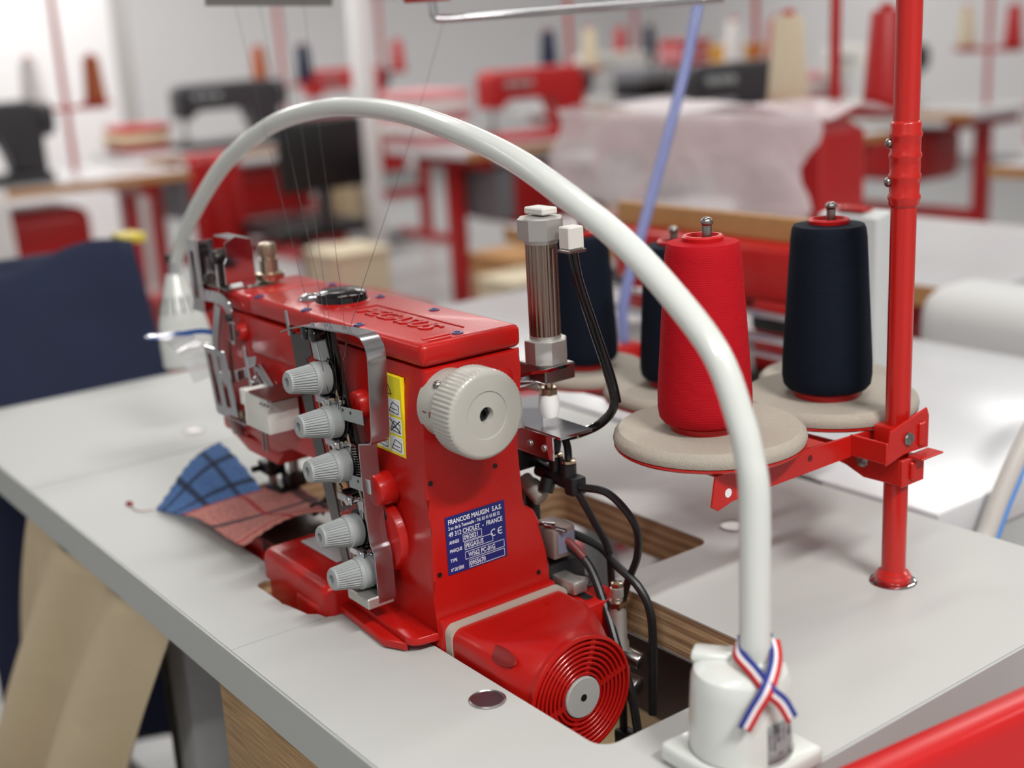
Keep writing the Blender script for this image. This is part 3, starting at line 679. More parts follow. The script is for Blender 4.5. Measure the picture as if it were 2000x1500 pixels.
# needle thread take-up cluster
b = MB(); b.prism([(-.252, .183), (-.249, .186), (-.247, .183), (-.240, .146), (-.244, .144)], 'y', -.1255, -.1235, .0005, 1); b.prism([(-.247, .176), (-.228, .1795), (-.232, .172), (-.246, .166)], 'y', -.1250, -.1238, .0004, 1)
b.build('thread_finger', CHROME, SM)
b = MB(); b.prism([(-.278, .158), (-.252, .166), (-.250, .158), (-.272, .150)], 'y', -.1238, -.1228, .0004, 1); b.build('thread_arm', CHROME, SM)
b = MB(); b.cyl((-.235, -.119, .168), (-.196, -.121, .146), .0042, n=18); b.cyl((-.239, -.121, .160), (-.214, -.122, .146), .0022, n=12); b.cyl((-.243, -.120, .170), (-.243, -.120, .14), .0016, n=10); b.build('takeup_rods', CHROME, SM)
b = MB()
for i in range(7): b.sphere((-.240 + .0042 * (i % 4), -.126, .147 + .006 * (i // 2) * .8), .0016 + .0006 * (i % 2), n=8)
b.build('ball_joint', CHROME, SM)
# white oil reservoir with brown lid
b = MB(); b.box(-.2235, -.183, -.141, -.113, .126, .1560, .0012, 2); b.box(-.224, -.221, -.1415, -.112, .126, .157, .0008, 1); OB = b.build('silicone_oil_box', WHITE_PL, SM)
b = MB(); b.box(-.210, -.168, -.143, -.110, .1562, .1580, .0005, 1); b.build('box_lid', mat('rust_sheet', (112, 62, 56), .3, .7), OB)
b = MB(); b.box(-.242, -.2245, -.132, -.112, .135, .150, .002, 2); b.prism([(-.238, .135), (-.224, .135), (-.224, .118), (-.230, .118)], 'y', -.130, -.114, .001, 1); b.build('box_bracket', DARK_STEEL, OB)
b = MB(); b.box(-.249, -.242, -.1335, -.121, .137, .151, .001, 1); b.build('felt_clip', WHITE_PL, OB)
for x in (-.2335, -.2265):
    b = MB(); b.cyl((x, -.124, .098), (x, -.124, .122), .0012, n=10); b.build('locating_pin', STEEL, OB)
b = MB()
for i in range(4): b.sphere((-.190 + i * .006, -.1425, .1515), .0013, n=8)
b.build('lid_rivets', STEEL, OB)
# clear eye shield with blue edge
CLEAR = mat('clear_acrylic', (225, 225, 230), .08, trans=.9, alpha=.55)
b = MB(); b.ribbon([(-.372, -.110, .132), (-.388, -.112, .152), (-.405, -.116, .164), (-.425, -.122, .168), (-.440, -.128, .162)], .024, .0015, (.35, .9, 0), 4)
SH = b.build('eye_shield', CLEAR, SM)
b = MB(); b.ribbon([(-.352, -.090, .171), (-.388, -.100, .172), (-.412, -.112, .168), (-.444, -.132, .163)], .0045, .0012, (0, 0, 1), 3); b.build('shield_edge', mat('blue_tape', (36, 92, 176), .5), SH)

# ------------------------------------------------------------------ pneumatic cylinder and foot lift linkage
PXc, PYc = -.010, .004
b = MB(); b.lathe([(.0170, 0), (.0170, .0145), (.0160, .0155), (.0100, .0155)], (PXc, PYc, .2790), n=8, ph=R(22.5)); CYL = b.build('cylinder_head', ALU, SM)
b = MB(); n = 22; rings = []
for z in (.2065, .2790):
    rings.append([b.bm.verts.new((PXc + (.0116 - (.0005 if i % 4 in (0, 1) else 0)) * math.cos(2 * math.pi * i / (4 * n)), PYc + (.0116 - (.0005 if i % 4 in (0, 1) else 0)) * math.sin(2 * math.pi * i / (4 * n)), z)) for i in range(4 * n)])
b.skin(rings); b.build('cylinder_barrel', BRONZE, SM)
b = MB(); b.lathe([(.0122, 0), (.0122, .003)], (PXc, PYc, .2755), n=32); b.lathe([(.0118, 0), (.0118, .0025)], (PXc, PYc, .2058), n=32); b.build('barrel_ring', ALU, SM)
b = MB(); b.lathe([(.0155, 0), (.0160, .001), (.0160, .0170), (.0150, .0180), (.010, .0180)], (PXc, PYc, .1880), n=8, ph=R(22.5)); b.build('cylinder_foot', ALU, SM)
b = MB(); b.box(PXc - .017, PXc + .016, PYc - .014, PYc + .014, .1755, .1880, .001, 1); b.build('mounting_block', STEEL, SM)
b = MB(); b.ribbon([(.017, PYc - .010, .1895), (-.002, PYc - .014, .1845), (-.013, PYc - .016, .1775), (-.0155, PYc - .016, .165), (-.0160, PYc - .016, .140)], .024, .0022, [(0, 1, 0), (0, 1, 0), (0, 1, 0), (.3, 1, 0), (.3, 1, 0)], 6); b.build('lift_bracket', CHROME, SM)
b = MB(); b.cyl((PXc + .001, PYc, .165), (PXc + .001, PYc, .178), .0034, n=16); b.lathe([(.0062, 0), (.0066, .0006), (.0066, .0054), (.0060, .006)], (PXc + .001, PYc, .1625), n=6); b.build('piston_nut', BRASS, SM)
b = MB(); b.lathe([(.0030, .1445), (.0060, .1460), (.0074, .1500), (.0076, .1560), (.0070, .1620), (.0066, .1628)], (PXc + .001, PYc, 0), n=28); b.build('rubber_tip', mat('white_rubber', (224, 224, 222), .35), SM)
b = MB(); b.ribbon([(-.045, .000, .1402), (.026, .000, .1402)], .030, .0022, (0, 1, 0), 1); LF = b.build('lift_lever_plate', CHROME, SM)
b = MB(); b.box(-.045, .0185, -.0165, -.0145, .1215, .1402, .002, 2); b.build('lever_flange', CHROME, LF)
for x in (-.008, .009):
    b = MB(); b.cyl((x, -.0166, .130), (x, -.0180, .130), .0026, n=16, bev=.0005); b.build('rivet', ALU, LF)
b = MB(); b.cyl((-.045, .002, .120), (-.010, .002, .120), .010, n=20); b.box(-.05, -.03, -.016, .01, .10, .124, .003); b.build('hinge_block', BLACK, SM)
b = MB(); b.ribbon([(-.036, -.018, .124), (-.033, -.019, .110), (-.040, -.020, .102)], .004, .0018, (1, 0, 0), 4); b.build('return_clip', CHROME, SM)
# air fittings and hoses behind the column
b = MB(); b.cyl((-.028, .006, .100), (.008, .012, .094), .0062, n=18); b.cyl((-.014, .004, .096), (-.014, .000, .086), .006, n=16); b.cyl((-.012, .010, .096), (-.012, .010, .112), .0058, n=16); b.cyl((.003, .010, .095), (.003, .010, .110), .0058, n=16); b.box(.003, .014, .004, .018, .087, .101, .002)
b.build('air_manifold', BLACK, SM)
b = MB(); b.cyl((-.036, -.004, .092), (-.016, -.002, .080), .0066, n=18, bev=.001); b.cyl((-.040, -.002, .068), (-.040, -.002, .088), .006, n=16); b.build('elbow_fitting', mat('grey_fitting', (150, 144, 136), .4), SM)
for p_ in ((-.012, .010, .112), (.003, .010, .110)):
    b = MB(); b.lathe([(.0048, 0), (.0056, .001), (.0056, .003), (.0040, .004)], p_, n=16); b.build('collet', BRASS, SM)
hose = lambda nm, pts, r=.0030: MB().tube(pts, r, 10, 6).build(nm, BLACK, SM)
hose('air_hose', [(.014, .011, .094), (.036, .020, .092), (.052, .030, .070), (.050, .034, .044), (.038, .034, .018), (.026, .036, -.01)])
hose('air_hose', [(.012, .010, .090), (.018, .020, .065), (.022, .030, .040), (.022, .032, .01)])
hose('air_hose', [(-.012, .010, .114), (-.012, .012, .125), (-.022, .012, .135)])
hose('air_hose', [(.003, .010, .112), (.000, .012, .122), (-.008, .014, .134)])
hose('air_hose', [(-.038, .000, .118), (-.044, -.004, .105), (-.045, -.004, .092), (-.042, -.003, .080)], .0035)
hose('air_hose', [(-.010, .020, .048), (.012, .030, .040), (.032, .030, .030), (.050, .034, .018), (.060, .036, .000), (.064, .034, -.03), (.066, .030, -.08)], .0034)
hose('air_hose', [(-.004, .010, .044), (.014, .016, .030), (.036, .012, .006), (.056, .006, -.02), (.072, .004, -.05), (.080, .004, -.09)], .0034)
b = MB(); b.tube([(-.012, .006, .050), (.000, .010, .046), (.012, .014, .036)], .0030, 10); b.build('red_hose', mat('dull_red_hose', (110, 40, 36), .5), SM)
b = MB(); b.cyl((-.030, .000, .060), (-.030, .000, .082), .0052, n=14); b.sphere((-.030, .000, .086), .0072, n=14); b.cyl((-.036, -.010, .060), (-.036, -.010, .085), .004, n=12); b.build('valve_knob', BLACK, SM)
b = MB(); b.box(-.048, -.026, -.018, -.003, .056, .068, .001, 1); b.build('valve_clip', CHROME, SM)
b = MB(); b.cyl((-.038, -.010, .057), (-.006, .002, .061), .0014, n=10); b.cyl((-.012, -.004, .0605), (.004, .004, .0580), .0014, n=10); b.build('clip_wire', CHROME, SM)
b = MB(); b.box(-.030, -.002, -.004, .018, .034, .058, .002, 2); vb = b.build('solenoid_valve', mat('taupe_valve', (120, 104, 98), .45), SM)
b = MB(); b.box(-.0018, -.0012, .0, .016, .038, .054); b.build('valve_label', mat('lilac_label', (120, 120, 140), .4), vb)
b = MB(); b.box(-.060, -.005, -.012, .030, -.04, .030, .004); b.box(-.02, .012, -.004, .032, -.05, .012, .004); b.build('valve_bank', BLACK, SM)
b = MB(); b.box(-.014, .020, -.004, .010, .012, .022, .002, 2); b.cyl((-.016, .004, .016), (.018, .010, .020), .003, n=12); b.build('pedal_clamp', ALU, SM)
b = MB(); b.box(-.006, .038, -.010, .030, -.02, .010, .0015, 2); b.build('rear_ledge', RED, SM)
b = MB(); b.box(.003, .028, .001, .009, .0098, .0112, .0008, 1); b.build('ledge_slot', BLACK, SM)
b = MB(); b.lathe([(.0078, -.065), (.0078, -.022), (.0066, -.020), (.0066, .002), (.0058, .004), (.0058, .008), (.0042, .009), (.0042, .014), (.0050, .015), (.0050, .022), (.003, .023)], (.046, .016, 0), n=18); fr = b.build('filter_stem', ALU, SM)
b = MB(); b.lathe([(.0062, .006), (.0066, .007), (.0066, .011), (.0040, .012), (.0040, .020), (.0046, .021), (.0046, .026), (.002, .027)], (.046, .016, 0), n=6); b.build('brass_valve', BRASS, fr)
b = MB(); b.cyl((.030, .010, -.05), (.064, .019, -.055), .0085, n=18, bev=.0015); b.cyl((.046, .016, -.030), (.064, .022, -.034), .0065, n=16, bev=.001); b.build('pipe_fitting', STEEL, SM)
b = MB(); b.box(.055, .075, .000, .012, -.10, -.085, .002); b.cyl((.06, .006, -.085), (.06, .006, -.05), .003, n=10); b.build('cable_tie_block', BLACK, SM)
# cylinder air line
b = MB(); b.box(.010, .022, PYc + .000, PYc + .014, .2730, .2890, .001, 1); cb = b.build('port_block', WHITE_PL, SM)
b = MB(); b.box(.009, .023, PYc - .001, PYc + .015, .2705, .2730, .0006, 1); b.build('port_nut', STEEL, cb)
b = MB(); b.tube([(.013, .011, .272), (.017, .013, .250), (.024, .020, .215), (.033, .026, .180), (.034, .030, .158), (.024, .026, .143), (.010, .018, .134), (-.006, .012, .128)], [.0022, .0022, .0026, .003, .0034, .0034, .0034, .0034], 10); b.build('air_hose', BLACK_GLOSS, SM)
b = MB(); b.tube([(.019, .011, .272), (.022, .013, .250), (.029, .020, .215), (.036, .027, .180), (.0365, .031, .160)], [.0022] * 3 + [.0026, .003], 10); b.build('air_hose', BLACK_GLOSS, SM)
b = MB(); b.box(-.026, -.004, PYc - .002, PYc + .012, .2955, .3005, .001, 1); b.build('top_port', WHITE_PL, SM)

# ------------------------------------------------------------------ fabric under the foot
def patch(c00, c10, c11, c01, wav, seed):
    c00, c10, c11, c01 = map(Vector, (c00, c10, c11, c01))
    def fn(u, v):
        p = c00.lerp(c10, u).lerp(c01.lerp(c11, u), v)
        j = (math.sin(37 * u + seed) * .4 + math.sin(61 * v + seed * 2) * .4) * .0016
        e = max(0, 1 - 8 * min(u, v, 1 - u, 1 - v))
        return p + Vector((j * e * 1.5, j * e, wav(u, v)))
    return fn
BLUE_PL = plaid('blue_check', (66, 98, 146), [(0, .30, .035, (22, 30, 52)), (0, .68, .030, (22, 30, 52)), (1, .34, .035, (22, 30, 52)), (1, .72, .030, (26, 34, 56))])
PINK_PL = plaid('pink_check', (182, 118, 110), [(0, .55, .035, (62, 48, 62)), (1, .5, .025, (166, 30, 40)), (0, .04, .06, (150, 24, 30)), (1, .93, .05, (70, 36, 40)), (0, .93, .02, (170, 70, 66))])
b = MB(); b.grid(patch((-.418, -.158, .003), (-.372, -.150, .004), (-.330, -.078, .0205), (-.452, -.072, .046), lambda u, v: .007 * math.sin(3.2 * u + 1) * v + .012 * v * (1 - u) * math.sin(4 * v) + .004 * (1 - v) * u, 1), 28, 28, True)
o = b.build('cloth_scrap', BLUE_PL, solid=.0012); tag(o, 'blue check fabric scrap with curled corner under the presser foot', 'fabric')
b = MB(); b.grid(patch((-.372, -.150, .0060), (-.246, -.147, .0160), (-.205, -.072, .0330), (-.335, -.055, .0225), lambda u, v: .004 * math.sin(5 * u + 2 * v) * (1 - v) + .009 * math.sin(math.pi * v) * (u ** 2) + .0045 * math.sin(9 * u) * (1 - v) * v * 2 + .003, 2), 32, 32, True)
o = b.build('cloth_scrap', PINK_PL, solid=.0012); tag(o, 'pink and red check fabric scrap draped over the machine bed', 'fabric')
b = MB(); b.tube([(-.238, -.085, .036), (-.232, -.080, .040), (-.226, -.078, .038), (-.222, -.082, .032)], .0016, 6); o = b.build('thread_tail', BLACK); tag(o, 'short dark stitched thread tail at the pink fabric edge', 'thread')
b = MB()
b.tube([(-.418, -.158, .0040), (-.428, -.166, .0015), (-.440, -.170, .001), (-.455, -.168, .001)], .0004, 5); b.tube([(-.455, -.168, .001), (-.458, -.166, .0018), (-.462, -.168, .0016), (-.459, -.170, .0012), (-.455, -.168, .001)], .0015, 6)
o = b.build('loose_thread', mat('red_lint', (140, 40, 46), .9)); tag(o, 'loose thread with red lint lying beside the blue scrap', 'thread')
# ------------------------------------------------------------------ swan-neck lamp
LX, LY = .2435, -.0635
LP = thing('swan_neck_lamp', (LX, LY, 0), 'white swan-neck work lamp arching over the red machine', 'lamp')
b = MB(); b.box(LX - .034, LX + .034, LY - .034, LY + .034, .0006, .0140, .004, 3); b.build('base_plate', WHITE_LAMP, LP)
b = MB(); b.lathe([(.0302, .0142), (.0302, .022), (.0288, .052), (.0282, .0590), (.0266, .0632), (.0225, .0655), (.0130, .0665)], (LX, LY, 0), n=56); LB = b.build('lamp_body', WHITE_LAMP, LP)
b = MB(); b.lathe([(.0305, .0138), (.0305, .0145)], (LX, LY, 0), n=56); b.build('base_joint', mat('shadow_line', (90, 90, 88), .7), LB)
b = MB(); b.box(LX - .030, LX - .006, LY - .012, LY + .004, .0630, .0690, .0025, 2, Matrix.Rotation(R(35), 3, 'Z')); b.build('switch', WHITE_LAMP, LB)
b = MB(); b.lathe([(.0125, .0640), (.0120, .0690), (.0098, .0700)], (.250, -.058, 0), n=36); b.build('neck_socket', WHITE_LAMP, LB)
neck = [(.250, -.058, .066), (.250, -.058, .130), (.2495, -.058, .172), (.246, -.058, .190), (.240, -.0575, .208), (.221, -.057, .244), (.183, -.058, .277), (.145, -.0615, .304), (.099, -.0615, .325), (.045, -.057, .343), (-.028, -.047, .357), (-.121, -.032, .3675), (-.208, -.025, .371), (-.282, -.023, .367), (-.359, -.026, .353), (-.443, -.032, .320), (-.509, -.036, .278), (-.570, -.036, .233), (-.594, -.037, .204)]
nr = [.0089, .0089, .0087, .0083, .0082, .0082, .0082, .0082, .0082, .0082, .0082, .0081, .0080, .0079, .0078, .0076, .0074, .0070, .0066]
b = MB(); b.tube(neck, nr, 28, 6); b.build('swan_neck', WHITE_LAMP, LP)
b = MB(); b.tube([(-.592, -.0370, .2065), (-.598, -.0373, .197), (-.602, -.0375, .190)], [.0070, .0075, .0070], 16, 2); b.build('swivel', CHROME, LP)
b = MB(); b.box(-.618, -.612, -.040, -.034, .200, .212, .001, 1); b.cyl((-.612, -.037, .205), (-.600, -.037, .203), .0016, n=8); b.build('swivel_lever', BLACK, LP)
hd = Vector((-.602, -.0375, .192)); hax = Vector((.10, .02, -1)).normalized()
b = MB(); b.lathe([(.0085, 0), (.0105, .006), (.0150, .020), (.0210, .036), (.0262, .054), (.0285, .075), (.0288, .098), (.0270, .1005), (.0255, .098)], hd, hax, 44); HDD = b.build('lamp_head', WHITE_LAMP, LP)
u, v = MB().frame(hax)
for k in range(14):
    a = 2 * math.pi * k / 14; rd = math.cos(a) * u + math.sin(a) * v
    b = MB(); b.tube([hd + hax * .024 + rd * .0166, hd + hax * .032 + rd * .0197, hd + hax * .042 + rd * .0230], .0011, 6, 1); b.build('vent_slot', mat('vent_shadow', (96, 92, 90), .8), HDD)
b = MB(); b.lathe([(.0250, .094), (.0250, .0955)], hd, hax, 40); b.build('diffuser', mat('lamp_diffuser', (235, 235, 230), .4), HDD)
# rating label on the lamp body: wrapped around the tapered side
def on_body(ang, z, off=.0):
    r = .0302 + (z - .022) * (.0285 - .0302) / (.060 - .022) + off
    return Vector((LX + r * math.cos(R(ang)), LY + r * math.sin(R(ang)), z))
A0, A1, Z0, Z1 = -17, 24, .0165, .0410
b = MB(); b.grid(lambda p, q: on_body(A0 + (A1 - A0) * p, Z0 + (Z1 - Z0) * q, .0003), 10, 4); LBL = b.build('rating_label', mat('silver_label', (150, 152, 154), .35), LB, solid=.0002)
def wrap_text(s_, size, ang, ztop, bold=0.0):
    me = text_mesh(s_, size, .00005, 0, bold, .8); t_ = bmesh.new(); t_.from_mesh(me)
    for v_ in t_.verts:                                    # text x runs downwards, text y towards -angle side
        rr = .030; p_ = on_body(ang + math.degrees(v_.co.y / rr), ztop - v_.co.x, .00045 + v_.co.z); v_.co = p_
    m2 = bpy.data.meshes.new('t'); t_.to_mesh(m2); t_.free(); b.bm.from_mesh(m2); bpy.data.meshes.remove(m2)
b = MB()
wrap_text('Type LED', .0036, -4.5, .0402, .00006); wrap_text('Made in France', .0032, -10.0, .0402, .00004); wrap_text('www.waldmann.com', .0022, -15.0, .0402)
wrap_text('waldmann.com', .0024, 4.5, .0402); wrap_text('CE', .0050, 13.0, .0345, .0001); wrap_text('X', .0042, -3.0, .0230); wrap_text('Cat', .0036, 14.0, .0222)
b.build('label_print', BLACK_INK, LBL)
# tricolour ribbon tied round the neck
def tricolour(name):
    m = bpy.data.materials.new(name); m.use_nodes = True; g = N(m); p = g.n['Principled BSDF']; p.inputs['Roughness'].default_value = .7
    tc = g.add('ShaderNodeTexCoord'); sp_ = g.add('ShaderNodeSeparateXYZ'); g.link(tc.outputs['UV'], sp_.inputs[0])
    rp = g.add('ShaderNodeValToRGB'); rp.color_ramp.interpolation = 'CONSTANT'; e = rp.color_ramp.elements
    e[0].position = 0; e[0].color = (*lin((28, 46, 128)), 1); e[1].position = .36; e[1].color = (*lin((226, 220, 222)), 1)
    n_ = e.new(.64); n_.color = (*lin((196, 36, 40)), 1)
    g.link(sp_.outputs[0], rp.inputs['Fac']); g.link(rp.outputs['Color'], p.inputs['Base Color']); MATS[name] = m; return m
TRI = tricolour('tricolour_ribbon')
RB = thing('tricolour_ribbon', (.250, -.058, .08), 'blue white and red ribbon tied round the lamp neck', 'ribbon')
def tape(name, pts, sides, w):
    b = MB(); P = [Vector(p) for p in pts]; S = [Vector(s_).normalized() for s_ in sides]; Q = []; SS = []
    for i in range(len(P) - 1):
        p0 = P[i - 1] if i else 2 * P[0] - P[1]; p1 = P[i]; p2 = P[i + 1]; p3 = P[i + 2] if i + 2 < len(P) else 2 * P[-1] - P[-2]
        for k in range(6):
            t = k / 6; Q.append(.5 * ((2 * p1) + (p2 - p0) * t + (2 * p0 - 5 * p1 + 4 * p2 - p3) * t * t + (3 * p1 - p0 - 3 * p2 + p3) * t ** 3)); SS.append(S[i].lerp(S[i + 1], t))
    Q.append(P[-1]); SS.append(S[-1]); nn = len(Q) - 1
    b.grid(lambda p_, q_: Q[round(q_ * nn)] + SS[round(q_ * nn)] * (w * (p_ - .5)), 3, nn, True)
    return b.build(name, TRI, RB, solid=.0005)
nc = Vector((.250, -.058, 0))
toC = Vector((.45, -.492, 0)).normalized(); rt = Vector((.592, .806, 0)).normalized(); up = Vector((0, 0, 1))
def rp_(fwd, right, z): return nc + toC * fwd + rt * right + up * z
wd_ = .0082
tape('ribbon_tail', [rp_(-.004, -.0103, .0790), rp_(.004, -.0094, .0745), rp_(.017, -.0014, .0708), rp_(.0302, .0075, .0650), rp_(.0318, .0150, .0580), rp_(.0326, .0205, .0478)], [-(rt * .5 + up * .85)] + [-(rt * .70 + up * .72)] * 5, wd_)
tape('ribbon_tail', [rp_(-.004, .0103, .0790), rp_(.006, .0118, .0750), rp_(.020, .0105, .0725), rp_(.0318, .0062, .0660), rp_(.0340, -.0003, .0555), rp_(.0350, -.0062, .0445)], [(rt * .9 - up * .2)] + [(rt * .80 - up * .45)] * 5, wd_)
tape('ribbon_loop', [rp_(-.0045, -.0100, .0790), rp_(-.0110, .0, .0780), rp_(-.0045, .0100, .0790)], [-up, -up, -up], wd_ * .8)

# ------------------------------------------------------------------ thread stand
PX, PY_ = .148, .208
TS = thing('thread_stand', (PX, PY_, 0), 'red tubular thread stand with foam spool plates on the white table', 'thread stand')
b = MB(); b.cyl((PX, PY_, .0015), (PX, PY_, .60), .0090, n=36); POLE = b.build('pole', RED_STAND, TS)
b = MB(); b.lathe([(.0125, .001), (.0135, .003), (.0135, .0055), (.0118, .007), (.0118, .0085), (.0092, .0105)], (PX, PY_, 0), n=36); b.build('pole_collar', RED_STAND, TS)
b = MB(); b.lathe([(.0175, 0), (.0178, .0008), (.0160, .0016), (.0135, .0016)], (PX, PY_, 0), n=40); b.build('base_flange', CHROME, TS)
prof = [(.0092, .2880), (.0100, .2890), (.0107, .2900)]
for k in range(4):
    z0 = .2925 + k * .0145
    prof += [(.0107, z0), (.0114, z0 + .0015), (.0114, z0 + .0035), (.0105, z0 + .0052)]
prof += [(.0107, .3460), (.0100, .3475), (.0092, .3480)]
b = MB(); b.lathe(prof, (PX, PY_, 0), n=36); SLV = b.build('pole_sleeve', RED_STAND, TS)
for z in (.306, .333):
    b = MB(); o_ = Vector((PX, PY_, z)); d = Vector((-.62, -.78, 0)).normalized(); b.lathe([(.003, .0095), (.0036, .0110), (.0036, .0125), (.002, .0140)], o_, d, 12); b.build('sleeve_screw', STEEL, SLV)
def clampbox(z0, z1, dx=0):
    b = MB(); b.box(PX - .0125, PX + .0125, PY_ - .0125, PY_ + .0125, z0, z1, .002, 2); return b
# arm carrying the near cones, along the table depth
AX = .130
b = MB(); b.prism([(.030, .104), (.036, .100), (.050, .1045), (.180, .1050), (.238, .1040), (.238, .1185), (.150, .1215), (.034, .1262)], 'x', AX - .0012, AX + .0012, .0006, 1)
ARM1 = b.build('spool_arm', RED_STAND, TS)
b = MB(); b.prism([(.034, .1250), (.034, .1262), (.150, .1215), (.150, .1203)], 'x', AX - .022, AX); b.build('arm_web', RED_STAND, ARM1)
b = MB(); b.cyl((AX + .0011, .0455, .111), (AX + .0015, .0455, .111), .0032, n=20); b.build('arm_hole', WHITE_INK, ARM1)
b = MB(); b.cyl((AX + .0011, .130, .115), (AX + .0015, .130, .115), .0024, n=20); b.build('arm_hole', mat('dark_red_hole', (90, 12, 12), .6), ARM1)
b = MB(); b.prism([(.176, .1045), (.196, .1100), (.2255, .1080), (.2255, .1330), (.2230, .1390), (.180, .1300)], 'x', PX + .0125, PX + .0150, .0006, 1); b.box(AX, PX + .015, .1755, .1780, .1060, .1220, .0005, 1)
CL1 = b.build('arm_clamp', RED_STAND, TS)
b = MB(); b.box(PX + .0140, PX + .0175, .2120, .2190, .1120, .1300, .001, 1); b.build('clamp_tongue', RED_STAND, CL1)
b = MB(); b.lathe([(.0046, 0), (.0050, .0012), (.0044, .0026), (.0018, .0032)], (PX + .0150, .2000, .1205), (1, 0, 0), 20); b.build('clamp_screw', STEEL, CL1)
b = clampbox(.1080, .1270); b.build('pole_clamp', RED_STAND, TS)
# arm carrying the far cones, along the table length
AY = .196
b = MB(); b.prism([(PX - .020, .0830), (PX + .0125, .0840), (PX + .0125, .1040), (PX - .010, .1060), (-.235, .1010), (-.243, .0960), (-.236, .0880), (-.225, .0850), (.090, .0930), (.112, .0900)], 'y', AY - .0012, AY + .0012, .0006, 1)
ARM2 = b.build('spool_arm', RED_STAND, TS)
b = MB(); b.box(PX + .0120, PX + .0145, AY - .001, PY_ + .014, .0830, .1040, .0006, 1); CL2 = b.build('arm_clamp', RED_STAND, TS)
b = MB(); b.box(PX + .0140, PX + .0170, .2040, .2105, .0870, .1010, .001, 1); b.build('clamp_tongue', RED_STAND, CL2)
b = MB(); b.lathe([(.0046, 0), (.0050, .0012), (.0044, .0026), (.0018, .0032)], (PX - .020, AY - .0012, .0965), (0, -1, 0), 20); b.build('clamp_screw', STEEL, CL2)
b = clampbox(.0850, .1030); b.build('pole_clamp', RED_STAND, TS)
b = MB(); b.box(PX + .010, PX + .024, PY_ - .002, PY_ + .024, .1035, .1050, .0005, 1); b.build('clamp_wing', RED_STAND, TS)
b = MB(); b.box(-.030, -.018, AY, .345, .0955, .0980, .0006, 1); b.build('cross_arm', RED_STAND, TS)
for x in (-.222, -.205, -.150):
    b = MB(); b.cyl((x, AY - .0012, .0925), (x, AY - .0018, .0925), .0026, n=14); b.build('arm_hole', WHITE_INK, ARM2)
# spool plates: (x, y, foam top z, radius)
plates = [(.0835, .0765, .1420, .0690), (.0705, .2240, .1340, .0690), (-.209, .2090, .1105, .0560), (-.098, .2200, .1105, .0660), (-.020, .3320, .1105, .0600)]
for x, y, z, r in plates:
    b = MB(); b.lathe([(r * .3, z - .0142), (r - .002, z - .0136), (r - .0002, z - .0120), (r - .0002, z - .0108), (r * .3, z - .0112)], (x, y, 0), n=64); PLT = b.build('spool_plate', RED_STAND, TS)
    b = MB(); b.lathe([(r - .003, z - .0107), (r - .0006, z - .0102), (r + .0004, z - .0070), (r - .0006, z - .0030), (r - .004, z), (r * .82, z - .0008), (r * .6, z - .0016), (.010, z - .0020), (.004, z - .0020)], (x, y, 0), n=64); b.build('foam_pad', FOAM, PLT)
    hgt = .147 if r > .0685 else .138
    b = MB(); b.cyl((x, y, z - .012), (x, y, z + hgt), .0034, n=14); b.sphere((x, y, z + hgt), .0046, (1, 1, .8), 14); b.build('spool_pin', STEEL, PLT)
    b = MB(); b.cyl((x, y, z - .0185), (x, y, z - .0138), .014, n=24); b.build('plate_boss', RED_STAND, PLT)
b = MB(); b.box(.0835, AX, .070, .083, .1225, .1245, .0005, 1); b.build('plate_bracket', RED_STAND, TS)
# top thread guides
b = MB(); b.cyl((PX, PY_, .540), (-.345, .146, .540), .007, n=16); b.cyl((-.345, .146, .540), (-.530, .073, .540), .006, n=16); b.build('guide_crossbar', RED_STAND, TS)
b = MB(); b.box(-.366, -.324, .128, .158, .4545, .548, .002, 1); b.build('guide_block', RED_STAND, TS)
b = MB(); b.tube([(-.343, .147, .470), (-.343, .147, .449), (-.342, .149, .441), (-.337, .155, .4378), (-.30, .200, .4385), (-.177, .368, .4430)], .0044, 14, 5); b.build('guide_rod', CHROME, TS)
b = MB(); b.box(-.535, -.527, .069, .077, .470, .545, .001, 1); b.build('guide_drop', STEEL, TS)
dv = Vector((-.492 + .571, .124 - .020, -.007)); b = MB(); b.ribbon([(-.571, .020, .4705), Vector((-.571, .020, .4705)) + dv], .010, .004, (0, 0, 1), 1); b.build('guide_plate', STEEL, TS)

# cones of thread
def make_cone(yarnm, h, r0, r1):
    t = thing('thread_cone', (0, 0, 0), '', 'thread cone', 'cones on the thread stand')
    b = MB(); b.lathe([(r0 * .72, .000), (r0 * .74, .004), (r0 * .72, .0075), (r0 * .9, .0080), (r0 * .97, .011), (r0, .018), (r0 * .995, .03), (r1 * 1.01 + (r0 - r1) * .1, h - .010), (r1, h - .003), (r1 * .95, h), (r1 * .55, h + .001)], n=64)
    b.build('yarn_winding', yarnm, t)
    b = MB(); b.lathe([(r0 * .70, .0), (r0 * .735, .0012), (r0 * .76, .0055), (r0 * .70, .0078)], n=48); b.build('cone_foot', RED_PLASTIC, t)
    b = MB(); b.lathe([(r1 * .50, h - .004), (r1 * .54, h + .0005), (r1 * .56, h + .0036), (r1 * .52, h + .0048), (r1 * .44, h + .0048), (r1 * .40, h + .0010), (r1 * .15, h + .0005)], n=40); b.build('cone_collar', RED_PLASTIC, t)
    return t
c0 = make_cone(NAVY_YARN, .1360, .0348, .0280)
c0.location = (.0715, .2205, .1315); c0['label'] = 'large navy thread cone nearest the red pole'
c = make_cone(RED_YARN, .1360, .0338, .0258); c.location = (.0800, .0760, .1390); c['label'] = 'red thread cone on the nearest foam plate'
for loc, lab, s_ in (((-.209, .2060, .1090), 'navy thread cone right behind the bronze air cylinder', .93), ((-.098, .2200, .1090), 'navy thread cone hidden behind the red thread cone', .93), ((-.020, .3320, .1090), 'navy thread cone peeking out behind the large navy cone', .93)):
    k = copy_tree(c0); k.location = loc; k.scale = (s_, s_, s_); k['label'] = lab

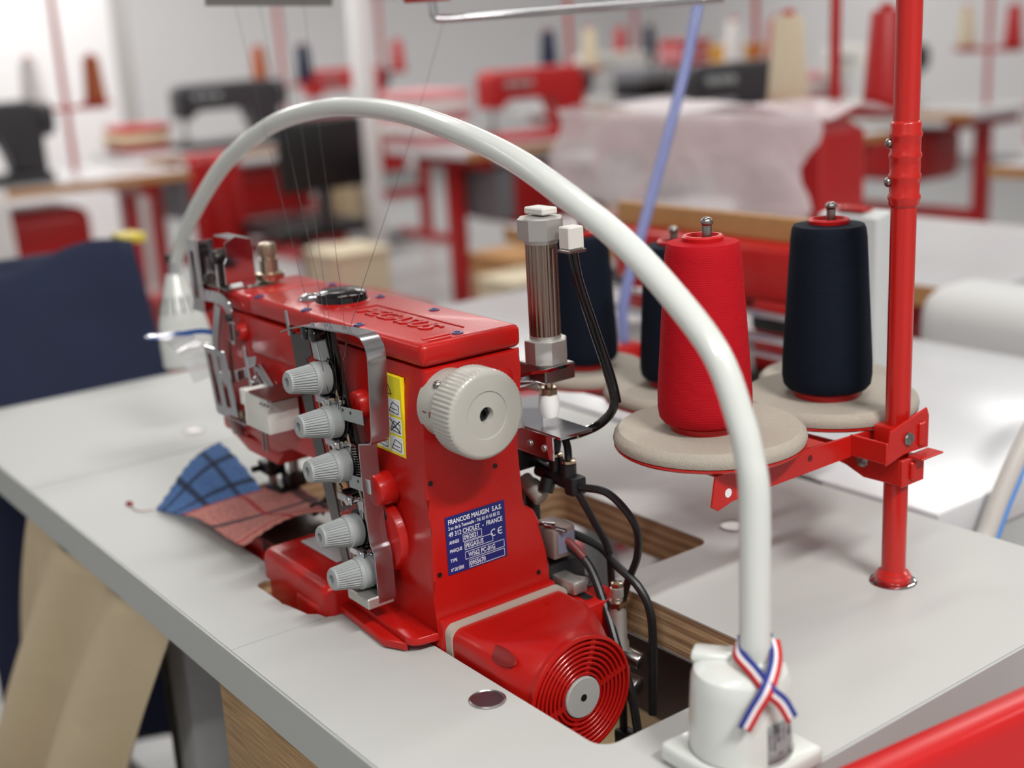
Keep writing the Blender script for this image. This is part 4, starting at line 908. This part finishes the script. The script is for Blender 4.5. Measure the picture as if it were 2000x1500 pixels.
# sewing threads running from the guard up to the thread guides
tops = [(-.555, .045, .468), (-.540, .065, .467), (-.525, .085, .466), (-.510, .100, .465), (-.3375, .1560, .4380)]
for i in range(5):
    a = Vector((-.110 + i * .0135, TP - .007 + (i % 2) * .004, .2250 + i * .0010)); t_ = Vector(tops[i])
    b = MB(); b.tube([(px_at(.19, .010 + i * .003), TP - .006, .150 + i * .004), a, a.lerp(t_, .5) - Vector((0, 0, .006)), t_], .00019, 5, 4)
    o = b.build('thread', BLACK); tag(o, ('leftmost', 'second from left', 'middle', 'second from right', 'rightmost')[i] + ' of the dark threads rising from the chrome guard', 'thread', 'threads above the chrome guard')

# ------------------------------------------------------------------ neighbouring table and machine
WHITE_TOP = mat('glossy_white_top', (205, 206, 208), 0.22, bump=(900, .12, .0003))
NT = thing('neighbour_table', (-.4, .7, FLOOR_Z), 'glossy white tabletop just beyond the far table edge', 'table')
b = MB(); b.box(-1.05, .075, .372, .90, -.050, -.012, .003, 2); b.build('tabletop', WHITE_TOP, NT)
for x in (-.95, .0):
    for y in (.44, .84):
        b = MB(); b.box(x - .025, x + .025, y - .02, y + .02, FLOOR_Z, -.05, .003); b.build('leg', LEGM, NT)
b = MB(); b.box(-.02, .070, .40, .88, -.42, -.0505, .003); b.build('side_panel', BAND, NT)
b = MB(); b.box(-.50, -.055, .3685, .3718, -.034, -.014, .0004, 1); b.build('black_rail', BLACK, NT)
b = MB(); b.box(-.052, -.006, .362, .3718, -.040, -.024, .002, 1); b.build('red_catch', RED, NT)
M2 = thing('neighbour_machine', (-.35, .62, -.012), 'red sewing machine on the neighbouring white table behind the cones', 'sewing machine')
b = MB(); b.box(-.58, -.236, .57, .66, .095, .165, .010, 3); b.build('arm', RED, M2)
b = MB(); b.box(-.33, -.236, .57, .66, .010, .10, .008, 3); b.build('column', RED, M2)
b = MB(); b.box(-.62, -.226, .545, .68, -.0118, .014, .004, 2); b.build('bed', DARK_STEEL, M2)
b = MB(); b.box(-.56, -.50, .575, .655, .05, .10, .006, 2); b.build('head', RED, M2)
b = MB(); b.cyl((-.53, .615, .014), (-.53, .615, .06), .005, n=12); b.build('needle_bar', STEEL, M2)
for z, r in ((.088, .0042), (.060, .0055), (.040, .0034)):
    b = MB(); b.cyl((-.58, .555, z), (-.226, .537, z + .004), r, n=14); b.build('linkage_rod', CHROME, M2)
b = MB(); b.box(-.32, -.226, .560, .575, .065, .085, .002); b.build('belt_guard', BLACK, M2)
b = MB(); b.tube([(-.26, .56, .09), (-.22, .545, .125), (-.19, .545, .12), (-.175, .545, .08), (-.18, .545, .02)], .0035, 10); b.build('cable', BLACK_GLOSS, M2)
b = MB(); b.tube([(-.25, .54, .015), (-.22, .53, -.004), (-.18, .53, .012)], .003, 10); b.build('cable', BLACK_GLOSS, M2)
b = MB(); b.cyl((-.225, .565, .118), (-.225, .565, .150), .004, n=10); b.sphere((-.225, .56, .12), .006, n=10); b.sphere((-.21, .56, .125), .006, n=10); b.build('tension_post', CHROME, M2)
b = MB(); b.box(-.60, -.232, .60, .612, .1655, .194, .001, 1); o = b.build('wooden_strip', mat('tan_board', (176, 132, 82), .6, vary=.12, vscale=60)); tag(o, 'long tan wooden strip lying on the neighbouring red machine', 'board')
CBX = thing('control_box', (-.18, .574, -.012), 'tall narrow white motor control box behind the red pole', 'control box')
b = MB(); b.prism([(.56, -.0118), (.588, -.0118), (.588, .217), (.56, .211)], 'x', -.222, -.142, .003, 2); b.build('housing', mat('pale_box', (196, 198, 198), .45), CBX)
b = MB(); b.cyl((-.152, .559, .050), (-.152, .549, .050), .009, n=18, bev=.002); b.build('knob', BLACK, CBX)
b = MB(); b.box(-.205, -.165, .566, .584, .2155, .2195, .001); b.build('red_strip', RED, CBX)
# hanging blue air hose
b = MB(); b.tube([(-.404, .430, .060), (-.404, .432, .110), (-.405, .470, .200), (-.408, .515, .300), (-.412, .560, .410), (-.416, .580, .520), (-.42, .59, 1.0), (-.42, .59, CEIL_Z)], .0066, 14, 5)
o = b.build('air_line', mat('periwinkle_tube', (140, 150, 205), .25, trans=.25)); tag(o, 'translucent periwinkle air hose hanging from above behind the lamp arm', 'hose')
b = MB(); b.box(-.424, -.384, .410, .450, -.0118, .058, .004); o = b.build('hose_regulator', RED); tag(o, 'red hose coupling block on the neighbouring white table', 'fitting')
NL = thing('neighbour_lamp', (.088, .400, -.05), 'white lamp stalk with a blue edge beyond the table corner', 'lamp')
b = MB(); pts = [(.088, .392, -.30), (.088, .405, -.075), (.091, .422, -.040), (.093, .441, -.003), (.097, .468, .040), (.104, .515, .095), (.115, .585, .135), (.13, .68, .15)]
b.tube(pts, .0085, 16, 5); b.build('stalk', mat('pale_stalk', (196, 192, 186), .4), NL)
b = MB(); b.tube([(p[0] + .0065, p[1] + .0055, p[2] - .004) for p in pts], .0030, 10, 5); b.build('blue_cable', mat('sky_blue_cable', (84, 140, 210), .4), NL)
b = MB(); b.lathe([(.010, 0), (.03, .03), (.034, .07)], (.13, .68, .155), (.1, .6, -.6), 24); b.build('shade', WHITE_LAMP, NL)
b = MB(); b.box(.076, .10, .38, .404, -.34, -.26, .003); b.build('bracket', LEGM, NL)
# padded white board on the next bench
PB = thing('padded_bench', (.1, 1.05, FLOOR_Z), 'white padded bench with rounded edge behind the red pole on the right', 'bench')
b = MB(); b.box(-.40, .60, .98, 1.12, -.115, .040, .045, 5); b.build('padded_top', mat('white_padding', (206, 207, 206), .7), PB)
for x in (-.3, .5):
    for y in (1.03, 1.08):
        b = MB(); b.box(x - .03, x + .03, y - .03, y + .03, FLOOR_Z, -.114, .004); b.build('leg', RED_STAND, PB)
b = MB(); b.box(-.3, .5, 1.04, 1.07, -.45, -.40, .004); b.build('stretcher', RED_STAND, PB)
# ------------------------------------------------------------------ red stool, hanging cloths by the table
RC = thing('red_chair', (.50, .06, FLOOR_Z), 'red moulded chair standing at the near right table corner', 'chair')
b = MB(); b.prism([(.296, -.10), (.330, .20), (.356, .20), (.322, -.10)], 'z', -.36, .024, .010, 3); b.build('backrest', RED_PLASTIC, RC)
b = MB(); b.box(.335, .74, -.12, .24, -.375, -.345, .012, 3); b.build('seat', RED_PLASTIC, RC)
for x in (.38, .70):
    for y in (-.08, .20):
        b = MB(); b.cyl((x, y, FLOOR_Z), (x, y, -.374), .013, n=12); b.build('leg', LEGM, RC)
CREAM = mat('cream_cotton', (208, 190, 158), .9, vary=.06, vscale=12, bump=(60, .3, .004))
NAVYC = mat('navy_denim', (24, 34, 62), .85, vary=.15, vscale=14, bump=(120, .4, .003))
b = MB()
def drape(u, v):                                            # gathered under the front edge, pulled down to the left
    dz = .66 * v
    x = -.66 + .39 * u - .95 * dz * (1 - .35 * v) + .02 * math.sin(9 * u + 3 * v) * v
    y = -.208 + .035 * math.sin(15 * u + 1.5 * v) * min(1, .25 + v) - .05 * v * math.sin(math.pi * u)
    return Vector((x, y, -.0385 - dz - .02 * math.sin(math.pi * u)))
b.grid(drape, 40, 30); o = b.build('cotton_drape', CREAM, solid=.002); tag(o, 'cream cotton cloth hanging in folds from the front table edge', 'cloth')
b = MB(); b.box(-1.12, -.80, -.42, -.31, -.7995, -.44, .05, 4); o = b.build('maroon_bundle', mat('maroon_cloth', (92, 26, 34), .9, bump=(30, .5, .01))); tag(o, 'maroon cloth bundle on the floor below the cream drape', 'cloth')
# navy office chair at the left end of the table
CH = thing('work_chair', (-1.30, .02, FLOOR_Z), 'dark navy upholstered work chair beyond the left table end', 'chair')
b = MB(); b.box(-1.55, -1.13, -.22, .22, -.34, -.27, .03, 3); b.build('seat', NAVYC, CH)
b = MB(); b.box(-1.30, -1.235, -.28, .17, -.24, .135, .030, 4, Matrix.Rotation(R(0), 3, 'Z') @ Matrix.Rotation(R(-8), 3, 'Y')); b.build('backrest', NAVYC, CH)
b = MB(); b.cyl((-1.33, 0, -.72), (-1.33, 0, -.34), .025, n=14); b.build('column', BLACK, CH)
for k in range(5):
    a = R(72 * k + 10); b = MB(); b.cyl((-1.33, 0, -.715), (-1.33 + .26 * math.cos(a), .26 * math.sin(a), -.755), .018, .012, n=10); b.build('base_spoke', BLACK, CH)
    b = MB(); b.cyl((-1.33 + .26 * math.cos(a), .26 * math.sin(a) - .012, -.775), (-1.33 + .26 * math.cos(a), .26 * math.sin(a) + .012, -.775), .025, n=14); b.build('castor', BLACK, CH)
b = MB()
b.grid(lambda u, v: Vector((-1.20 + .14 * v + .02 * math.sin(6 * u), -.26 + .40 * u, .142 - .30 * v + .012 * math.sin(9 * u + 3 * v))), 16, 12); o = b.build('denim_throw', NAVYC, solid=.006); tag(o, 'dark blue denim throw hanging over the navy chair back', 'cloth')
b = MB(); b.box(-1.285, -1.235, .135, .175, .138, .152, .003); o = b.build('tape_roll', mat('yellow_tape', (222, 200, 70), .5)); tag(o, 'small yellow tape block on top of the navy chair back', 'tape')
b = MB(); b.grid(lambda u, v: Vector((-.9305 - .012 * v + .010 * v * math.sin(13 * u), -.215 + .46 * u, -.004 - .52 * v + .02 * v * math.sin(8 * u))), 10, 10); o = b.build('denim_cloth', NAVYC, solid=.004); tag(o, 'dark blue denim cloth hanging from the left table end', 'cloth')

# ------------------------------------------------------------------ pillars and partition
PILM = mat('white_pillar_paint', (226, 226, 226), .6)
def pillar(x, y, w, n): 
    o = MB().box(x - w / 2, x + w / 2, y - w / 2, y + w / 2, FLOOR_Z, CEIL_Z, .005, 1).build('pillar_%d' % n, PILM); struct(o)
pillar(-4.47, 2.50, .078, 1)
o = MB().box(-6.12, -6.04, -4.0, 1.93, FLOOR_Z, CEIL_Z).build('wall_partition', mat('bright_partition', (238, 237, 238), .7)); struct(o)
o = MB().box(-6.14, -6.02, 1.93, 2.02, FLOOR_Z, CEIL_Z, .004, 1).build('trim_1', mat('grey_frame', (176, 174, 172), .6)); struct(o)

# ------------------------------------------------------------------ workstations across the hall
DARK = mat('graphite_machine', (52, 50, 54), .4)
OAK = mat('oak_edge', (176, 128, 80), .6, vary=.12, vscale=20)
REDM = mat('machine_red', (176, 26, 28), .35)
CREAMY = mat('cream_yarn', (206, 194, 168), .8)
ORANGE = mat('rust_yarn', (160, 84, 46), .8)
PINKC = mat('pink_cloth', (214, 146, 150), .9, bump=(20, .5, .02))
WHITEC = mat('white_cloth', (222, 218, 216), .9, bump=(20, .5, .02))
CARD = mat('cardboard', (178, 134, 88), .8, vary=.08, vscale=10)
GREYB = mat('grey_bin', (120, 122, 128), .6)
YELB = mat('yellow_bin', (206, 150, 40), .6)

def make_bench():
    t = thing('workbench', (0, 0, 0), '', 'workbench', 'workbenches across the hall')
    MB().box(-.60, .60, -.30, .30, -.032, 0, .003, 1).build('worktop', WHITE_TOP, t)
    for a in ((-.602, .602, -.304, -.300), (-.602, .602, .300, .304)): MB().box(*a, -.034, -.001).build('wood_edge', OAK, t)
    for x in (-.46, .46):
        MB().box(x - .03, x + .03, -.24, .24, -.085, -.033, .004, 1).build('leg_rail', REDM, t)
        MB().box(x - .025, x + .025, -.04, .04, FLOOR_Z + .05, -.085, .004, 1).build('leg', REDM, t)
        MB().box(x - .03, x + .03, -.30, .30, FLOOR_Z, FLOOR_Z + .05, .006, 1).build('foot', REDM, t)
    MB().box(-.43, .43, -.02, .02, -.52, -.46, .004, 1).build('stretcher', REDM, t)
    MB().box(-.30, .26, -.18, .16, -.34, -.10, .05, 3).build('motor', REDM, t)
    MB().box(-.40, -.32, -.22, .10, -.30, -.09, .01, 2).build('drawer', GREYB, t)
    MB().box(-.20, .20, -.24, .02, FLOOR_Z + .06, FLOOR_Z + .09, .008, 1).build('treadle', DARK, t)
    return t
def make_machine(m):
    t = thing('bench_machine', (0, 0, 0), '', 'sewing machine', 'sewing machines across the hall')
    MB().box(-.25, .25, -.09, .09, .0005, .035, .008, 2).build('bed', m, t)
    MB().prism([(.24, .034), (.24, .27), (.20, .29), (-.22, .285), (-.25, .26), (-.25, .14), (-.19, .13), (-.16, .18), (.09, .18), (.12, .034)], 'y', -.055, .055, .012, 3).build('arm', m, t)
    MB().cyl((.24, 0, .22), (.285, 0, .22), .065, n=28, bev=.008).build('handwheel', DARK, t)
    MB().cyl((-.215, -.01, .036), (-.215, -.01, .14), .008, n=12).build('needle_bar', STEEL, t)
    MB().box(-.235, -.195, -.03, .02, .036, .048, .003).build('presser_foot', STEEL, t)
    for k in range(3): MB().cyl((-.17 + .05 * k, -.055, .23), (-.17 + .05 * k, -.085, .23), .014, n=14, bev=.003).build('tension_knob', KNOB, t)
    return t
def make_stand():
    t = thing('bench_thread_stand', (0, 0, 0), '', 'thread stand', 'thread stands across the hall')
    MB().cyl((0, 0, 0), (0, 0, .72), .011, n=14).build('pole', REDM, t)
    MB().box(-.16, .16, -.012, .012, .23, .245, .002).build('spool_arm', REDM, t)
    for x in (-.12, .12):
        MB().cyl((x, 0, .245), (x, 0, .255), .06, n=24).build('spool_plate', REDM, t)
    MB().cyl((-.16, 0, .70), (.16, 0, .70), .007, n=10).build('guide_rod', STEEL, t)
    return t
def make_bg_cone(m, nm):
    t = thing('bench_cone', (0, 0, 0), '', 'thread cone', 'thread cones across the hall')
    MB().lathe([(.040, 0), (.042, .01), (.040, .03), (.030, .165), (.027, .172)], n=24).build('winding', m, t)
    MB().lathe([(.012, .171), (.014, .182), (.010, .184)], n=14).build('cone_tip', RED_PLASTIC, t)
    return t
def make_chair():
    t = thing('bench_chair', (0, 0, 0), '', 'chair', 'work chairs across the hall')
    MB().box(-.21, .21, -.21, .21, -.36, -.30, .02, 3).build('seat', BLACK, t)
    MB().box(-.20, .20, .19, .24, -.16, .14, .02, 3).build('backrest', BLACK, t)
    MB().box(-.03, .03, .20, .225, -.33, -.15, .004).build('back_bar', DARK, t)
    MB().cyl((0, 0, FLOOR_Z + .08), (0, 0, -.36), .025, n=12).build('post', DARK, t)
    for k in range(5):
        a = R(72 * k); MB().cyl((0, 0, FLOOR_Z + .09), (.25 * math.cos(a), .25 * math.sin(a), FLOOR_Z + .03), .018, .014, n=8).build('base_spoke', DARK, t)
    return t
PROTO = {'bench': make_bench(), 'dark': make_machine(DARK), 'red': make_machine(REDM), 'white': make_machine(WHITE_PL), 'stand': make_stand(), 'chair': make_chair()}
CONES = {'navy': make_bg_cone(NAVYC, 'navy'), 'red': make_bg_cone(REDM, 'red'), 'cream': make_bg_cone(CREAMY, 'cream'), 'rust': make_bg_cone(ORANGE, 'rust'), 'white': make_bg_cone(WHITEC, 'white')}
_used = set()
def place(src, loc, rz, label):
    o = src if src.name not in _used else copy_tree(src)
    _used.add(src.name); o.location = loc; o.rotation_euler = (0, 0, rz); o['label'] = label
    return o
def station(x, y, rz, m, cones, where, chair=True, so=(.34, .20)):
    def L(dx, dy, z): return (x + dx * math.cos(rz) - dy * math.sin(rz), y + dx * math.sin(rz) + dy * math.cos(rz), z)
    place(PROTO['bench'], (x, y, 0), rz, 'white topped workbench with red legs ' + where)
    if m: place(PROTO[m], L(-.10, -.08, 0), rz, {'dark': 'graphite', 'red': 'red', 'white': 'white'}[m] + ' sewing machine on the workbench ' + where)
    place(PROTO['stand'], L(so[0], so[1], 0), rz, 'red thread stand on the workbench ' + where)
    for k, cn in enumerate(cones): place(CONES[cn], L(so[0] + (-.12, .12)[k], so[1], .256), rz, cn + (' cone on the left plate' if k == 0 else ' cone on the right plate') + ' of the stand ' + where)
    if chair: place(PROTO['chair'], L(-.05, -.62, 0), rz + math.pi, 'black work chair at the bench ' + where)
H = math.pi / 2
station(-4.15, .75, H, 'dark', ('white', 'rust'), 'by the bright partition', False)
station(-4.85, 2.05, H, 'dark', ('rust', 'navy'), 'left of the pillar')
station(-3.62, 2.85, H, 'red', ('navy', 'cream'), 'right of the pillar', False)
station(-2.60, 2.95, H, 'dark', ('white', 'red'), 'behind the bronze cylinder', False)
station(-1.02, 1.46, 0, None, ('cream', 'red'), 'with the wrapped machine', False, (.05, .05))
station(-.75, 2.95, 0, 'white', ('red', 'white'), 'at the right edge', False)
station(-6.05, 3.35, H, 'red', ('white', 'red'), 'in the farthest row left', False)
station(-5.15, 4.65, H, 'white', ('red', 'navy'), 'in the farthest row centre', False)
station(-3.10, 4.60, 0, 'white', ('cream', 'red'), 'right of the blue hose', False)
station(-1.60, 4.50, 0, 'red', ('white', 'cream'), 'far behind the pole', False)
# machine wrapped in pale film
WM = thing('wrapped_machine', (-1.12, 1.30, 0), 'red machine wrapped in pale plastic film behind the cones', 'sewing machine')
def wx(x): return x + .32
MB().box(wx(-1.72), wx(-1.12), 1.22, 1.40, .0006, .04, .008, 2).build('bed', REDM, WM)
MB().prism([(wx(-1.10), .035), (wx(-1.10), .22), (wx(-1.16), .25), (wx(-1.66), .245), (wx(-1.72), .21), (wx(-1.72), .11), (wx(-1.62), .11), (wx(-1.56), .15), (wx(-1.34), .15), (wx(-1.28), .035)], 'y', 1.24, 1.37, .014, 3).build('arm', REDM, WM)
MB().cyl((wx(-1.60), 1.24, .13), (wx(-1.60), 1.19, .13), .045, n=28, bev=.008).build('handwheel', GREYB, WM)
FILM = mat('pale_film', (232, 222, 224), .3, alpha=.5, bump=(14, .6, .02))
b = MB(); b.grid(lambda u, v: Vector((-1.44 + .70 * u, 1.205 + .20 * v, .262 + .012 * math.sin(11 * u) * math.cos(6 * v))), 20, 8)
b.grid(lambda u, v: Vector((-1.44 + .70 * u + .02 * math.sin(9 * v), 1.180 - .03 * v + .012 * math.sin(18 * u) * v, .263 - .20 * v + .02 * math.sin(8 * u) * v)), 24, 8); b.build('film', FILM, WM, solid=.002)
# folded cloth piles, cartons and bins on the benches
def pile(x, y, z, w, d, h, m, n, label, cat='cloth pile'):
    t = thing('cloth_pile', (x, y, z), label, cat)
    for k in range(n):
        j = random.uniform(-.015, .015)
        MB().box(x - w / 2 + j, x + w / 2 + j, y - d / 2 - j, y + d / 2 - j, z + .0005 + h * k / n, z + h * (k + 1) / n - .0005, min(.012, h / n * .4), 2).build('folded_cloth', m[k % len(m)], t)
def carton(x, y, z, w, d, h, m, label, nm='carton', cat='box'):
    t = thing(nm, (x, y, z), label, cat)
    MB().box(x - w / 2, x + w / 2, y - d / 2, y + d / 2, z + .0005, z + h, .004, 1).build('body', m, t)
    MB().box(x - w / 2 - .006, x + w / 2 + .006, y - d / 2 - .006, y + d / 2 + .006, z + h + .0005, z + h + .02, .004, 1).build('lid', m, t)
pile(-5.02, 5.10, 0, .20, .26, .34, [PINKC, REDM], 6, 'stack of pink and red cloths on the farthest centre bench')
pile(-3.80, 2.38, 0, .30, .26, .22, [PINKC, WHITEC], 5, 'stack of pink and white cloths right of the pillar')
pile(-3.58, 4.55, 0, .22, .30, .16, [WHITEC, PINKC], 4, 'low stack of white cloths in the far row')
pile(-1.25, 2.95, 0, .17, .34, .18, [WHITEC, PINKC], 4, 'stack of white cloths at the right edge bench')
pile(-5.00, 1.60, 0, .22, .24, .12, [REDM, CREAM], 3, 'small red and cream cloth stack left of the pillar')
pile(-2.08, 4.45, 0, .18, .30, .20, [PINKC, REDM], 4, 'pink cloth stack in the far row behind the red pole')
carton(-2.60, 2.46, 0, .22, .18, .12, CARD, 'brown cardboard carton on the bench behind the bronze cylinder')
carton(-.24, 2.86, 0, .16, .20, .10, CARD, 'brown cardboard carton on the right edge bench')
carton(-3.05, 2.30, FLOOR_Z, .30, .30, .42, CARD, 'large brown carton standing on the floor right of the pillar')
carton(-1.95, 2.05, FLOOR_Z, .34, .34, .40, GREYB, 'grey bin on the floor behind the wrapped machine', 'storage_bin', 'bin')
carton(-3.10, 3.50, FLOOR_Z, .30, .30, .95, GREYB, 'tall dark grey bin behind the lamp arch', 'storage_bin', 'bin')
carton(-3.10, 3.50, .172, .16, .16, .14, YELB, 'yellow bin on top of the tall grey bin', 'storage_bin', 'bin')
carton(-3.55, 1.25, FLOOR_Z, .40, .36, .36, mat('red_crate', (170, 34, 36), .5), 'red crate on the floor left of the white pillar', 'storage_bin', 'crate')
carton(-3.20, 1.65, FLOOR_Z, .42, .36, .30, mat('red_crate', (170, 34, 36), .5), 'red crate on the floor in front of the pillar', 'storage_bin', 'crate')
carton(-3.60, 1.85, FLOOR_Z, .24, .24, .44, CREAMY, 'cream sack box between the two red floor crates', 'storage_bin', 'bin')
carton(-2.75, 2.05, FLOOR_Z, .22, .22, .40, CREAMY, 'cream sack box standing on the floor right of the pillar', 'storage_bin', 'bin')
pile(-3.45, 3.30, 0, .20, .20, .26, [BLACK, GREYB], 4, 'stack of black cloths on the bench right of the pillar')
pile(-4.20, .27, 0, .30, .20, .10, [REDM, GREYB], 3, 'flat red and grey cloth stack by the bright partition')
def hang(x, y, w, h, m, label, along=True):                  # a length of cloth hung over a bench edge
    b = MB(); b.grid(lambda u, v: Vector((x + (.04 * v * math.sin(14 * u) + .02 * v if along else w * u), y + (w * u if along else .04 * v * math.sin(14 * u) - .02 * v), .004 - h * v + .02 * math.sin(7 * u) * v)), 18, 8)
    o = b.build('hanging_cloth', m, solid=.004); tag(o, label, 'cloth', 'cloths hung over bench edges')
hang(-4.52, 2.22, .30, .42, CREAM, 'cream cloth hung over the bench edge left of the pillar')
hang(-4.52, 1.62, .24, .50, REDM, 'red cloth hung over the bench edge left of the pillar')
hang(-3.29, 2.90, .26, .46, CREAM, 'cream cloth hung over the bench edge right of the pillar')
hang(-3.82, .45, .22, .48, WHITEC, 'white cloth hung over the bench edge by the bright partition')
hang(-2.27, 2.70, .30, .44, REDM, 'red cloth hung over the bench edge behind the bronze cylinder')
for k_, v_ in list(PROTO.items()) + list(CONES.items()):
    if v_.name not in _used:
        for ch in list(v_.children): bpy.data.objects.remove(ch)
        bpy.data.objects.remove(v_)
for ob in bpy.data.objects:
    if '_base' in ob.keys(): del ob['_base']
